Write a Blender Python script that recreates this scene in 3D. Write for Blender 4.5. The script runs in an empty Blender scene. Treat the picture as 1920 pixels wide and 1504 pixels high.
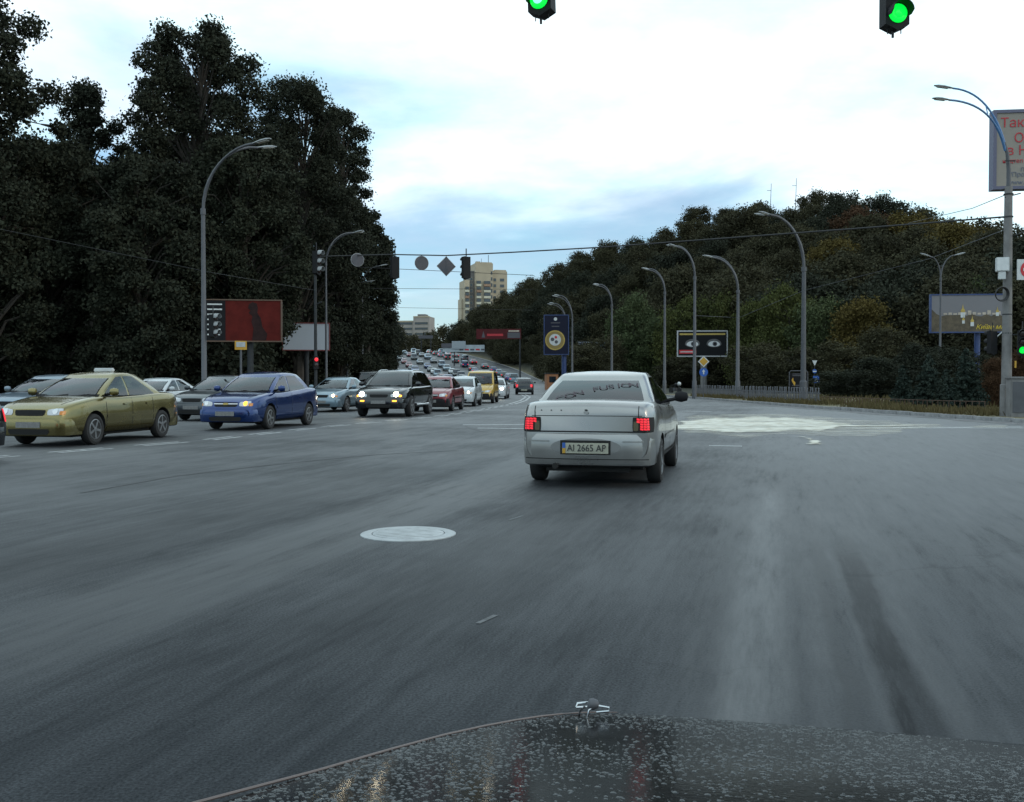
import bpy, bmesh, math, random
import numpy as np
from mathutils import Vector, Matrix
from mathutils.bvhtree import BVHTree

random.seed(7)
np.random.seed(7)
R = math.radians
sc = bpy.context.scene
col = sc.collection

# ------------------------------------------------------------------ camera
F_PX, HORIZON, CAM_H = 1867.0, 712.0, 1.3          # focal length / horizon in photo pixels, eye height
cam = bpy.data.cameras.new('camera')
cam.sensor_width = 36.0
cam.lens = F_PX / 1920.0 * 36.0
cam.clip_start = 0.05
cam.clip_end = 6000.0
cam_o = bpy.data.objects.new('camera', cam)
cam_o.location = (0, 0, CAM_H)
cam_o.rotation_euler = (R(90) - math.atan((752 - HORIZON) / F_PX), 0, 0)
col.objects.link(cam_o)
sc.camera = cam_o

# ------------------------------------------------------------------ world, sun, exposure
SUN_EL, SUN_AZ = 24.0, 112.0                        # degrees; azimuth clockwise from the view direction
world = bpy.data.worlds.new('World')
sc.world = world
world.use_nodes = True
wt = world.node_tree
wt.nodes.clear()
def wn(t, **kw):
    n = wt.nodes.new(t)
    for k, v in kw.items():
        setattr(n, k, v)
    return n
def wl(a, b): wt.links.new(a, b)
def wmath(op, a, b=None, c=None, clamp=False):
    n = wn('ShaderNodeMath', operation=op, use_clamp=clamp)
    for i, v in enumerate((a, b, c)):
        if v is None: continue
        if isinstance(v, (int, float)): n.inputs[i].default_value = v
        else: wl(v, n.inputs[i])
    return n.outputs[0]
sky = wn('ShaderNodeTexSky', sky_type='NISHITA', sun_disc=False)
sky.sun_elevation = R(SUN_EL)
sky.sun_rotation = R(SUN_AZ)
sky.altitude = 150
sky.air_density = 1.3
sky.dust_density = 0.3
sky.ozone_density = 8.0
bg_sky = wn('ShaderNodeBackground')
bg_sky.inputs['Strength'].default_value = 0.15
wl(sky.outputs[0], bg_sky.inputs['Color'])
tc = wn('ShaderNodeTexCoord')
sep = wn('ShaderNodeSeparateXYZ')
wl(tc.outputs['Generated'], sep.inputs[0])
den = wmath('ADD', wmath('MAXIMUM', sep.outputs['Z'], 0.0), 0.16)
px_ = wmath('DIVIDE', sep.outputs['X'], den)
py_ = wmath('DIVIDE', sep.outputs['Y'], den)
cmb = wn('ShaderNodeCombineXYZ')
wl(wmath('ADD', px_, 0.2), cmb.inputs[0]); wl(py_, cmb.inputs[1]); cmb.inputs[2].default_value = 8.6
noise = wn('ShaderNodeTexNoise')
noise.inputs['Scale'].default_value = 0.75
noise.inputs['Detail'].default_value = 8.0
noise.inputs['Roughness'].default_value = 0.50
noise.inputs['Distortion'].default_value = 0.5
wl(cmb.outputs[0], noise.inputs['Vector'])
# cloud cover thickens with elevation: broken near the horizon, almost closed above
cover = wn('ShaderNodeMapRange')
cover.inputs['From Min'].default_value = 0.06
cover.inputs['From Max'].default_value = 0.22
cover.inputs['To Min'].default_value = -0.32
cover.inputs['To Max'].default_value = 0.14
wl(sep.outputs['Z'], cover.inputs['Value'])
dens = wmath('ADD', noise.outputs['Fac'], cover.outputs[0])
ramp = wn('ShaderNodeValToRGB')
ramp.color_ramp.interpolation = 'EASE'
ramp.color_ramp.elements[0].position = 0.40
ramp.color_ramp.elements[0].color = (.26, .26, .26, 1)
ramp.color_ramp.elements[1].position = 0.62
ramp.color_ramp.elements[1].color = (1, 1, 1, 1)
wl(dens, ramp.inputs[0])
# cloud brightness from its own thickness
noise2 = wn('ShaderNodeTexNoise')
noise2.inputs['Scale'].default_value = 2.3
noise2.inputs['Detail'].default_value = 7.0
noise2.inputs['Roughness'].default_value = 0.6
wl(cmb.outputs[0], noise2.inputs['Vector'])
ramp2 = wn('ShaderNodeValToRGB')
ramp2.color_ramp.elements[0].position = 0.30
ramp2.color_ramp.elements[0].color = (0.64, 0.94, 1.02, 1)
ramp2.color_ramp.elements[1].position = 0.62
ramp2.color_ramp.elements[1].color = (0.91, 1.04, 1.11, 1)
wl(noise2.outputs['Fac'], ramp2.inputs[0])
bg_cloud = wn('ShaderNodeBackground')
bg_cloud.inputs['Strength'].default_value = 1.3
wl(ramp2.outputs[0], bg_cloud.inputs['Color'])
mixw = wn('ShaderNodeMixShader')
wl(ramp.outputs[0], mixw.inputs[0]); wl(bg_sky.outputs[0], mixw.inputs[1]); wl(bg_cloud.outputs[0], mixw.inputs[2])
outw = wn('ShaderNodeOutputWorld')
wl(mixw.outputs[0], outw.inputs['Surface'])

sun = bpy.data.lights.new('sun', 'SUN')
sun.energy = 0.6
sun.angle = R(12)
sun.color = (1.0, 0.80, 0.58)
sun_o = bpy.data.objects.new('sun', sun)
sd = Vector((math.sin(R(SUN_AZ)) * math.cos(R(SUN_EL)), math.cos(R(SUN_AZ)) * math.cos(R(SUN_EL)), math.sin(R(SUN_EL))))
sun_o.rotation_euler = (-sd).to_track_quat('-Z', 'Y').to_euler()
sun_o.location = (60, -20, 40)
col.objects.link(sun_o)

vs = sc.view_settings
vs.view_transform = 'Standard'
vs.look = 'None'
vs.gamma = 1.0
vs.use_curve_mapping = False
vs.exposure = 0.0

# ------------------------------------------------------------------ helpers
def gpt(x, y, z=0.0):
    """point where the photo's pixel meets a level plane of height z"""
    Y = (CAM_H - z) * F_PX / (y - HORIZON)
    return Vector(((x - 960) / F_PX * Y, Y, z))
def at(x, y, Y):
    """point at depth Y seen at the photo's pixel"""
    return Vector(((x - 960) / F_PX * Y, Y, CAM_H + (HORIZON - y) / F_PX * Y))

def tag(o, label, cat, group=None):
    o['label'] = label
    o['category'] = cat
    if group: o['group'] = group
    return o
def thing(name, label, cat, loc=(0, 0, 0), rz=0.0, group=None):
    o = bpy.data.objects.new(name, None)
    o.empty_display_size = 0.2
    o.location = loc
    o.rotation_euler = (0, 0, rz)
    col.objects.link(o)
    return tag(o, label, cat, group)
def link(name, me, mat=None, parent=None, smooth=False, sharp=None):
    if mat is not None and not me.materials:
        for m in (mat if isinstance(mat, (list, tuple)) else [mat]): me.materials.append(m)
    if smooth:
        me.polygons.foreach_set('use_smooth', [True] * len(me.polygons))
        if sharp: me.set_sharp_from_angle(angle=R(sharp))
    o = bpy.data.objects.new(name, me)
    col.objects.link(o)
    if parent is not None: o.parent = parent
    return o
def struct(o):
    o['kind'] = 'structure'
    return o
def stuff(o):
    o['kind'] = 'stuff'
    return o

class MB:
    """collects shapes into one mesh"""
    def __init__(s): s.v = []; s.f = []; s.m = []
    def add(s, vs_, fs_, mi=0):
        k = len(s.v)
        s.v.extend([tuple(p) for p in vs_])
        s.f.extend([tuple(i + k for i in f) for f in fs_])
        s.m.extend([mi] * len(fs_))
    def box(s, x0, x1, y0, y1, z0, z1, mi=0, mat=None, bev=0.0):
        if bev <= 0:
            vs_ = [(x, y, z) for z in (z0, z1) for y in (y0, y1) for x in (x0, x1)]
            fs_ = [(0, 2, 3, 1), (4, 5, 7, 6), (0, 1, 5, 4), (2, 6, 7, 3), (1, 3, 7, 5), (0, 4, 6, 2)]
        else:
            bm = bmesh.new()
            bmesh.ops.create_cube(bm, size=1.0)
            for v in bm.verts:
                v.co = ((x0 + x1) / 2 + v.co.x * (x1 - x0), (y0 + y1) / 2 + v.co.y * (y1 - y0), (z0 + z1) / 2 + v.co.z * (z1 - z0))
            bmesh.ops.bevel(bm, geom=bm.edges[:] , offset=bev, segments=2, affect='EDGES')
            bm.verts.index_update()
            vs_ = [v.co.copy() for v in bm.verts]; fs_ = [[v.index for v in f.verts] for f in bm.faces]
            bm.free()
        if mat is not None: vs_ = [mat @ Vector(p) for p in vs_]
        s.add(vs_, fs_, mi)
        return s
    def tube(s, pts, rad, n=8, mi=0, caps=True):
        pts = [Vector(p) for p in pts]
        if not isinstance(rad, (list, tuple)): rad = [rad] * len(pts)
        vs_, fs_ = [], []
        prev = None
        for i, p in enumerate(pts):
            t = (pts[min(i + 1, len(pts) - 1)] - pts[max(i - 1, 0)]).normalized()
            if prev is None:
                a = Vector((0, 0, 1)) if abs(t.z) < 0.9 else Vector((1, 0, 0))
                u = t.cross(a).normalized()
            else:
                u = (prev - t * prev.dot(t)).normalized()
            prev = u
            w = t.cross(u)
            for j in range(n):
                a = 2 * math.pi * j / n
                vs_.append(p + (u * math.cos(a) + w * math.sin(a)) * rad[i])
        for i in range(len(pts) - 1):
            for j in range(n):
                a, b = i * n + j, i * n + (j + 1) % n
                fs_.append((a, b, b + n, a + n))
        if caps:
            fs_.append(tuple(range(n - 1, -1, -1)))
            fs_.append(tuple(range((len(pts) - 1) * n, len(pts) * n)))
        s.add(vs_, fs_, mi)
        return s
    def lathe(s, prof, n=16, axis='Z', mi=0, mat=None):
        vs_, fs_ = [], []
        for (r, h) in prof:
            for j in range(n):
                a = 2 * math.pi * j / n
                c, d = r * math.cos(a), r * math.sin(a)
                vs_.append((c, d, h) if axis == 'Z' else ((c, h, d) if axis == 'Y' else (h, c, d)))
        for i in range(len(prof) - 1):
            for j in range(n):
                a, b = i * n + j, i * n + (j + 1) % n
                fs_.append((a, b, b + n, a + n))
        fs_.append(tuple(range(n - 1, -1, -1)))
        fs_.append(tuple(range((len(prof) - 1) * n, len(prof) * n)))
        if mat is not None: vs_ = [mat @ Vector(p) for p in vs_]
        s.add(vs_, fs_, mi)
        return s
    def prism(s, outline, h0, h1, axis='Z', mi=0, mat=None):
        n = len(outline)
        def P(a, b, h): return (a, b, h) if axis == 'Z' else ((a, h, b) if axis == 'Y' else (h, a, b))
        vs_ = [P(a, b, h0) for a, b in outline] + [P(a, b, h1) for a, b in outline]
        fs_ = [tuple(range(n - 1, -1, -1)), tuple(range(n, 2 * n))]
        fs_ += [(i, (i + 1) % n, (i + 1) % n + n, i + n) for i in range(n)]
        if mat is not None: vs_ = [mat @ Vector(p) for p in vs_]
        s.add(vs_, fs_, mi)
        return s
    def mesh(s, name='mesh', fix=True):
        me = bpy.data.meshes.new(name)
        me.from_pydata(s.v, [], s.f)
        if any(s.m): me.polygons.foreach_set('material_index', s.m)
        if fix:
            bm = bmesh.new(); bm.from_mesh(me)
            bmesh.ops.recalc_face_normals(bm, faces=bm.faces)
            bm.to_mesh(me); bm.free()
        me.update()
        return me
    def build(s, name, mat, parent=None, smooth=False, sharp=35, fix=True):
        return link(name, s.mesh(name, fix), mat, parent, smooth, sharp)

def quad_soup(name, V):
    """V: (n,4,3) array -> mesh of loose quads"""
    n = len(V)
    me = bpy.data.meshes.new(name)
    me.vertices.add(4 * n); me.loops.add(4 * n); me.polygons.add(n)
    me.vertices.foreach_set('co', np.ascontiguousarray(V, dtype=np.float32).reshape(-1))
    me.loops.foreach_set('vertex_index', np.arange(4 * n, dtype=np.int32))
    me.polygons.foreach_set('loop_start', np.arange(0, 4 * n, 4, dtype=np.int32))
    me.update(calc_edges=True)
    return me

# ------------------------------------------------------------------ materials
def nodes(name):
    m = bpy.data.materials.new(name)
    m.use_nodes = True
    return m, m.node_tree, m.node_tree.nodes['Principled BSDF']
def pmat(name, c, rough=0.6, metal=0.0, spec=0.5, coat=0.0, var=0.0, vscale=6.0, bump=0.0, bscale=60.0, emis=None, estr=0.0):
    """principled material whose colour and gloss vary a little with a noise"""
    m, t, b = nodes(name)
    b.inputs['Roughness'].default_value = rough
    b.inputs['Metallic'].default_value = metal
    b.inputs['Specular IOR Level'].default_value = spec
    b.inputs['Coat Weight'].default_value = coat
    b.inputs['Coat Roughness'].default_value = 0.05
    b.inputs['Base Color'].default_value = (*c, 1)
    if var > 0 or bump > 0:
        tcn = t.nodes.new('ShaderNodeTexCoord')
    if var > 0:
        nz = t.nodes.new('ShaderNodeTexNoise')
        nz.inputs['Scale'].default_value = vscale
        nz.inputs['Detail'].default_value = 6
        nz.inputs['Roughness'].default_value = 0.65
        t.links.new(tcn.outputs['Object'], nz.inputs['Vector'])
        rp = t.nodes.new('ShaderNodeValToRGB')
        rp.color_ramp.elements[0].position = 0.3
        rp.color_ramp.elements[1].position = 0.7
        rp.color_ramp.elements[0].color = (*[x * (1 - var) for x in c], 1)
        rp.color_ramp.elements[1].color = (*[min(1, x * (1 + var)) for x in c], 1)
        t.links.new(nz.outputs['Fac'], rp.inputs[0])
        t.links.new(rp.outputs[0], b.inputs['Base Color'])
        mr = t.nodes.new('ShaderNodeMapRange')
        mr.inputs['To Min'].default_value = max(0.02, rough - 0.12)
        mr.inputs['To Max'].default_value = min(1, rough + 0.12)
        t.links.new(nz.outputs['Fac'], mr.inputs['Value'])
        t.links.new(mr.outputs[0], b.inputs['Roughness'])
    if bump > 0:
        n2 = t.nodes.new('ShaderNodeTexNoise')
        n2.inputs['Scale'].default_value = bscale
        n2.inputs['Detail'].default_value = 4
        t.links.new(tcn.outputs['Object'], n2.inputs['Vector'])
        bp = t.nodes.new('ShaderNodeBump')
        bp.inputs['Strength'].default_value = bump
        bp.inputs['Distance'].default_value = 0.02
        t.links.new(n2.outputs['Fac'], bp.inputs['Height'])
        t.links.new(bp.outputs[0], b.inputs['Normal'])
    if emis:
        b.inputs['Emission Color'].default_value = (*emis, 1)
        b.inputs['Emission Strength'].default_value = estr
    return m

def foliage(name, c1, c2, trans=0.08):
    m, t, b = nodes(name)
    b.inputs['Roughness'].default_value = 0.85
    b.inputs['Specular IOR Level'].default_value = 0.08
    geo = t.nodes.new('ShaderNodeNewGeometry')
    oi = t.nodes.new('ShaderNodeObjectInfo')
    tcn = t.nodes.new('ShaderNodeTexCoord')
    nz = t.nodes.new('ShaderNodeTexNoise'); nz.inputs['Scale'].default_value = 0.35; nz.inputs['Detail'].default_value = 3
    t.links.new(tcn.outputs['Object'], nz.inputs['Vector'])
    a = t.nodes.new('ShaderNodeMath'); a.operation = 'MULTIPLY_ADD'
    t.links.new(geo.outputs['Random Per Island'], a.inputs[0]); a.inputs[1].default_value = 0.28
    a2 = t.nodes.new('ShaderNodeMath'); a2.operation = 'MULTIPLY_ADD'
    t.links.new(oi.outputs['Random'], a2.inputs[0]); a2.inputs[1].default_value = 0.35; 
    t.links.new(nz.outputs['Fac'], a2.inputs[2])
    sb = t.nodes.new('ShaderNodeMath'); sb.operation = 'SUBTRACT'; sb.inputs[1].default_value = 0.24
    t.links.new(a2.outputs[0], sb.inputs[0])
    t.links.new(sb.outputs[0], a.inputs[2])
    mx = t.nodes.new('ShaderNodeMix'); mx.data_type = 'RGBA'
    mx.inputs['A'].default_value = (*c1, 1); mx.inputs['B'].default_value = (*c2, 1)
    t.links.new(a.outputs[0], mx.inputs['Factor'])
    t.links.new(mx.outputs['Result'], b.inputs['Base Color'])
    tr = t.nodes.new('ShaderNodeBsdfTranslucent')
    t.links.new(mx.outputs['Result'], tr.inputs['Color'])
    ms = t.nodes.new('ShaderNodeMixShader'); ms.inputs[0].default_value = trans
    t.links.new(b.outputs[0], ms.inputs[1]); t.links.new(tr.outputs[0], ms.inputs[2])
    t.links.new(ms.outputs[0], t.nodes['Material Output'].inputs['Surface'])
    return m

M = {}
M['concrete'] = pmat('concrete', (0.17, 0.165, 0.165), 0.85, var=0.25, vscale=3, bump=0.2)
M['kerb'] = pmat('kerb_stone', (0.27, 0.27, 0.275), 0.85, var=0.3, vscale=5, bump=0.25)
M['steel'] = pmat('galvanised_steel', (0.085, 0.088, 0.10), 0.6, 0.2, var=0.2, vscale=2)
M['dark_steel'] = pmat('dark_painted_steel', (0.03, 0.033, 0.037), 0.6, spec=0.25, var=0.2)
M['blue_steel'] = pmat('blue_painted_steel', (0.025, 0.05, 0.15), 0.5, var=0.2)
M['lamp_shell'] = pmat('lamp_shell', (0.24, 0.25, 0.26), 0.45, 0.2, var=0.15)
M['lamp_glass'] = pmat('lamp_glass', (0.45, 0.45, 0.42), 0.15, spec=0.6)
M['cable'] = pmat('cable_rubber', (0.02, 0.02, 0.022), 0.6)
M['white'] = pmat('white_paint', (0.52, 0.54, 0.55), 0.6, var=0.12, vscale=4)
M['marking'] = pmat('road_paint', (0.38, 0.39, 0.395), 0.75, var=0.45, vscale=9)
M['black'] = pmat('black_plastic', (0.013, 0.013, 0.015), 0.6, spec=0.18, var=0.2)
M['rubber'] = pmat('tyre_rubber', (0.018, 0.018, 0.019), 0.85, var=0.25)
M['under'] = pmat('underbody', (0.012, 0.012, 0.012), 0.9)
M['glass'] = pmat('car_glass', (0.012, 0.020, 0.028), 0.05, spec=0.85)
def see_through(name, tint, gloss):
    m, t, b = nodes(name)
    tr = t.nodes.new('ShaderNodeBsdfTransparent'); tr.inputs['Color'].default_value = (*tint, 1)
    gl = t.nodes.new('ShaderNodeBsdfGlossy'); gl.inputs['Roughness'].default_value = .03; gl.inputs['Color'].default_value = (.95, .97, 1, 1)
    fr = t.nodes.new('ShaderNodeFresnel'); fr.inputs['IOR'].default_value = gloss
    ms = t.nodes.new('ShaderNodeMixShader')
    t.links.new(fr.outputs[0], ms.inputs[0]); t.links.new(tr.outputs[0], ms.inputs[1]); t.links.new(gl.outputs[0], ms.inputs[2])
    t.links.new(ms.outputs[0], t.nodes['Material Output'].inputs['Surface'])
    return m
M['pane'] = see_through('tinted_pane', (.34, .38, .40), 1.65)
M['pane_dark'] = see_through('dark_tinted_pane', (.10, .11, .12), 1.7)
M['cloth'] = pmat('seat_cloth', (.035, .036, .040), .9, spec=.1, var=.3)
M['chrome'] = pmat('chrome', (0.55, 0.56, 0.58), 0.18, 1.0, var=0.1)
M['rim'] = pmat('wheel_rim', (0.20, 0.205, 0.215), 0.4, 0.6, var=0.15)
M['lamp_off'] = pmat('headlamp_glass', (0.45, 0.47, 0.50), 0.12, 0.3, spec=0.8, var=0.2, vscale=14)
M['tail'] = pmat('tail_lamp_red', (0.45, 0.012, 0.018), 0.18, spec=0.7, var=0.2, vscale=20)
M['tail_lit'] = pmat('tail_lamp_lit', (0.6, 0.02, 0.03), 0.3, emis=(1.0, 0.03, 0.05), estr=0.75)
M['amber_off'] = pmat('amber_lamp', (0.55, 0.20, 0.03), 0.25)
M['amber_lit'] = pmat('amber_lamp_lit', (0.8, 0.3, 0.03), 0.3, emis=(1.0, 0.36, 0.03), estr=3.0)
M['head_lit'] = pmat('headlamp_lit', (0.9, 0.88, 0.8), 0.3, emis=(1.0, 0.90, 0.66), estr=40.0)
M['head_warm'] = pmat('headlamp_lit_warm', (0.9, 0.8, 0.5), 0.3, emis=(1.0, 0.78, 0.36), estr=12.0)
M['plate'] = pmat('number_plate', (0.34, 0.335, 0.27), 0.5, var=0.08)
M['plate_dull'] = pmat('number_plate_dull', (0.17, 0.17, 0.17), 0.6, var=0.3, vscale=30)
M['ad_black'] = pmat('advert_black', (.009, .009, .011), .55, spec=.15)
M['ink'] = pmat('dark_ink', (0.02, 0.02, 0.025), 0.6)
M['yellow'] = pmat('yellow_paint', (0.45, 0.25, 0.025), 0.5, var=0.12)
M['blue'] = pmat('sign_blue', (0.02, 0.09, 0.36), 0.45, var=0.1)
M['red'] = pmat('sign_red', (0.50, 0.02, 0.03), 0.45, var=0.1)
M['sign_back'] = pmat('sign_back', (0.085, 0.082, 0.095), 0.6, 0.2, var=0.2)
M['green_lit'] = pmat('green_signal_lit', (0.02, 0.6, 0.1), 0.3, emis=(0.0, 1.0, 0.06), estr=1.0)
M['green_core'] = pmat('green_signal_core', (0.1, 0.8, 0.5), 0.3, emis=(0.25, 1.0, 0.72), estr=1.6)
M['lens_dark'] = pmat('signal_lens_dark', (0.03, 0.02, 0.02), 0.2)
M['bark'] = pmat('bark', (0.045, 0.038, 0.032), 0.9, var=0.35, vscale=3, bump=0.5, bscale=12)
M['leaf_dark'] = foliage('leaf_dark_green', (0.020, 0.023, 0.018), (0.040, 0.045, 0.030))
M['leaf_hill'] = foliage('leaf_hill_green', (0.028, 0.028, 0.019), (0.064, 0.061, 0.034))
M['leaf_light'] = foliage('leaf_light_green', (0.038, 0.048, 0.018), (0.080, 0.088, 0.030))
M['leaf_willow'] = foliage('leaf_willow_green', (0.042, 0.058, 0.030), (0.078, 0.096, 0.045))
M['leaf_yellow'] = foliage('leaf_yellowing', (0.060, 0.050, 0.016), (0.110, 0.084, 0.028))
M['leaf_brown'] = foliage('leaf_browning', (0.050, 0.028, 0.018), (0.080, 0.046, 0.026))
M['needle'] = foliage('spruce_needle', (0.018, 0.028, 0.024), (0.042, 0.056, 0.046), 0.05)
M['grass'] = foliage('dry_grass', (0.050, 0.046, 0.020), (0.125, 0.100, 0.050), 0.2)
# ------------------------------------------------------------------ terrain heights and road edges
def _smooth_interp(xs, ys):
    xs = np.array(xs, float); ys = np.array(ys, float)
    d = np.diff(ys) / np.diff(xs)
    m = np.zeros(len(xs))
    m[1:-1] = np.where(d[:-1] * d[1:] > 0, 2 * d[:-1] * d[1:] / (d[:-1] + d[1:] + 1e-12), 0)
    m[0], m[-1] = d[0], d[-1]
    def f(x):
        x = np.clip(np.asarray(x, float), xs[0], xs[-1])
        i = np.clip(np.searchsorted(xs, x) - 1, 0, len(xs) - 2)
        h = xs[i + 1] - xs[i]; t = (x - xs[i]) / h
        return ((2*t**3 - 3*t**2 + 1) * ys[i] + (t**3 - 2*t**2 + t) * h * m[i]
                + (-2*t**3 + 3*t**2) * ys[i+1] + (t**3 - t**2) * h * m[i+1])
    return f
road_z = _smooth_interp([-80, 0, 90, 130, 190, 250, 310, 350, 420, 600, 4000], [0, 0, 0, .15, .9, 3.4, 8.2, 10.6, 12, 12.5, 12.5])
edge_r = _smooth_interp([-80, 0, 5, 20, 30, 43, 55, 71, 84, 96, 110, 150, 190, 250, 310, 350, 420, 600],
                        [45, 32, 27, 17.6, 15.3, 13.9, 13.1, 12.3, 10.8, 8.8, 6.6, 6.3, 5.8, 2.0, -11, -20, -36, -80])
edge_l = _smooth_interp([-80, 0, 5, 20, 30, 42, 55, 90, 150, 190, 250, 310, 350, 420, 600],
                        [-45, -30, -25, -16.5, -14, -12, -11, -11.5, -15, -19.5, -28, -38.5, -46, -62, -105])
hill_base = _smooth_interp([-.12, -.05, 0, .035, .08, .12, .175, .24, .32, .40, .455, .55, .8, 1.5], [420, 330, 275, 225, 190, 165, 138, 125, 112, 98, 90, 75, 60, 45])
hill_ridge = _smooth_interp([-.12, -.05, 0, .035, .1, .175, .25, .35, .5, .8, 1.5], [470, 380, 335, 305, 282, 255, 235, 212, 170, 140, 120])
# tree-top line of the hill in the photograph: pixel column -> pixel row
sky_line = _smooth_interp([700, 820, 880, 930, 1000, 1060, 1130, 1180, 1240, 1280, 1310, 1370, 1420, 1480, 1550, 1620, 1690, 1730, 1760, 1800, 1860, 1900, 1960, 2100, 3000],
                          [660, 650, 604, 556, 524, 492, 462, 438, 432, 416, 394, 376, 380, 376, 366, 380, 380, 400, 412, 404, 412, 446, 480, 520, 600])
HILL_TREE = 12.0
def hill_h(X, Y):
    X = np.asarray(X, float); Y = np.asarray(Y, float)
    u = X / np.maximum(Y, 1.0)
    yb, yr = hill_base(u), hill_ridge(u)
    top = CAM_H + (HORIZON - sky_line(960 + F_PX * u)) / F_PX * yr - HILL_TREE - road_z(yr)
    top = np.maximum(top, 0) * np.clip((u + .12) / .05, 0, 1)
    t = np.clip((Y - yb) / (yr - yb), 0, 1)
    return top * (t * 0.65 + 0.35 * t * t * (3 - 2 * t)) * (Y > 20)
def ground_z(X, Y):
    return float(road_z(Y) + hill_h(X, Y))

# ------------------------------------------------------------------ ground sheet
def make_ground():
    ys = np.concatenate([np.arange(-80, 0, 8), np.arange(0, 130, 1.5), np.arange(130, 460, 5), np.array([470, 490, 520, 560, 600, 700, 850, 1100, 1500, 2200, 3200, 4500])])
    off = np.array([0.16, .6, 1.2, 2, 3, 4.5, 6, 8, 10, 12.5, 15, 18, 21, 25, 30, 35, 41, 48, 56, 66, 78, 92, 108, 126, 150, 180, 220, 280, 360, 500, 750, 1200, 2000, 3500])
    rows = []
    for y in ys:
        l, r = float(edge_l(y)), float(edge_r(y))
        xl = l - off[::-1]
        xr = r + off
        zl = road_z(y) + 0.09 + 0.05 * np.sin(xl * 1.7 + y * .9) * np.clip((l - xl - 1) / 3, 0, 1)
        zr_ = road_z(y) + 0.09 + 0.05 * np.sin(xr * 1.9 + y * .7) * np.clip((xr - r - 1) / 3, 0, 1) + hill_h(xr, np.full(len(xr), y))
        mid = np.array([l - 0.10, l + .5, r - .5, r + 0.10])
        rows.append(np.stack([np.concatenate([xl, mid, xr]), np.full(len(off) * 2 + 4, y), np.concatenate([zl, np.full(4, float(road_z(y)) - 0.4), zr_])], 1))
    n = len(rows[0])
    V = np.concatenate(rows)
    Fs = [(i * n + j, i * n + j + 1, (i + 1) * n + j + 1, (i + 1) * n + j) for i in range(len(rows) - 1) for j in range(n - 1)]
    me = bpy.data.meshes.new('ground')
    me.from_pydata(V.tolist(), [], Fs)
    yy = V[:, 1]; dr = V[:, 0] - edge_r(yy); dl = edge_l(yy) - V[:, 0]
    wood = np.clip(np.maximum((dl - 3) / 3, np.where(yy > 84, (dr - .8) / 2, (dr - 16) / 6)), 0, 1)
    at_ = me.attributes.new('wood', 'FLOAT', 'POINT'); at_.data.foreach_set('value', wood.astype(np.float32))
    m, t, b = nodes('soil_and_dry_grass')
    b.inputs['Roughness'].default_value = 0.95
    tcn = t.nodes.new('ShaderNodeTexCoord')
    n1 = t.nodes.new('ShaderNodeTexNoise'); n1.inputs['Scale'].default_value = 0.35; n1.inputs['Detail'].default_value = 8; n1.inputs['Roughness'].default_value = .7
    t.links.new(tcn.outputs['Object'], n1.inputs['Vector'])
    rp = t.nodes.new('ShaderNodeValToRGB')
    e = rp.color_ramp.elements
    e[0].position = .3; e[0].color = (.060, .065, .026, 1)
    e[1].position = .52; e[1].color = (.115, .098, .048, 1)
    e2 = e.new(.66); e2.color = (.20, .155, .115, 1)
    e3 = e.new(.85); e3.color = (.13, .12, .06, 1)
    t.links.new(n1.outputs['Fac'], rp.inputs[0])
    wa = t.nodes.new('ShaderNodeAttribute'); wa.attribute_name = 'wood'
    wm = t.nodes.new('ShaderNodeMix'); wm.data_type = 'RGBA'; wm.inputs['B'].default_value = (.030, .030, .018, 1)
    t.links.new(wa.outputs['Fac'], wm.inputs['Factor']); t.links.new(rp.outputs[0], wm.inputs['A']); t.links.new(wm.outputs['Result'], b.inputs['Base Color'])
    n2 = t.nodes.new('ShaderNodeTexNoise'); n2.inputs['Scale'].default_value = 14; n2.inputs['Detail'].default_value = 6
    t.links.new(tcn.outputs['Object'], n2.inputs['Vector'])
    bp = t.nodes.new('ShaderNodeBump'); bp.inputs['Strength'].default_value = .6; bp.inputs['Distance'].default_value = .06
    t.links.new(n2.outputs['Fac'], bp.inputs['Height']); t.links.new(bp.outputs[0], b.inputs['Normal'])
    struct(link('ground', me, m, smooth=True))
make_ground()

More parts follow.
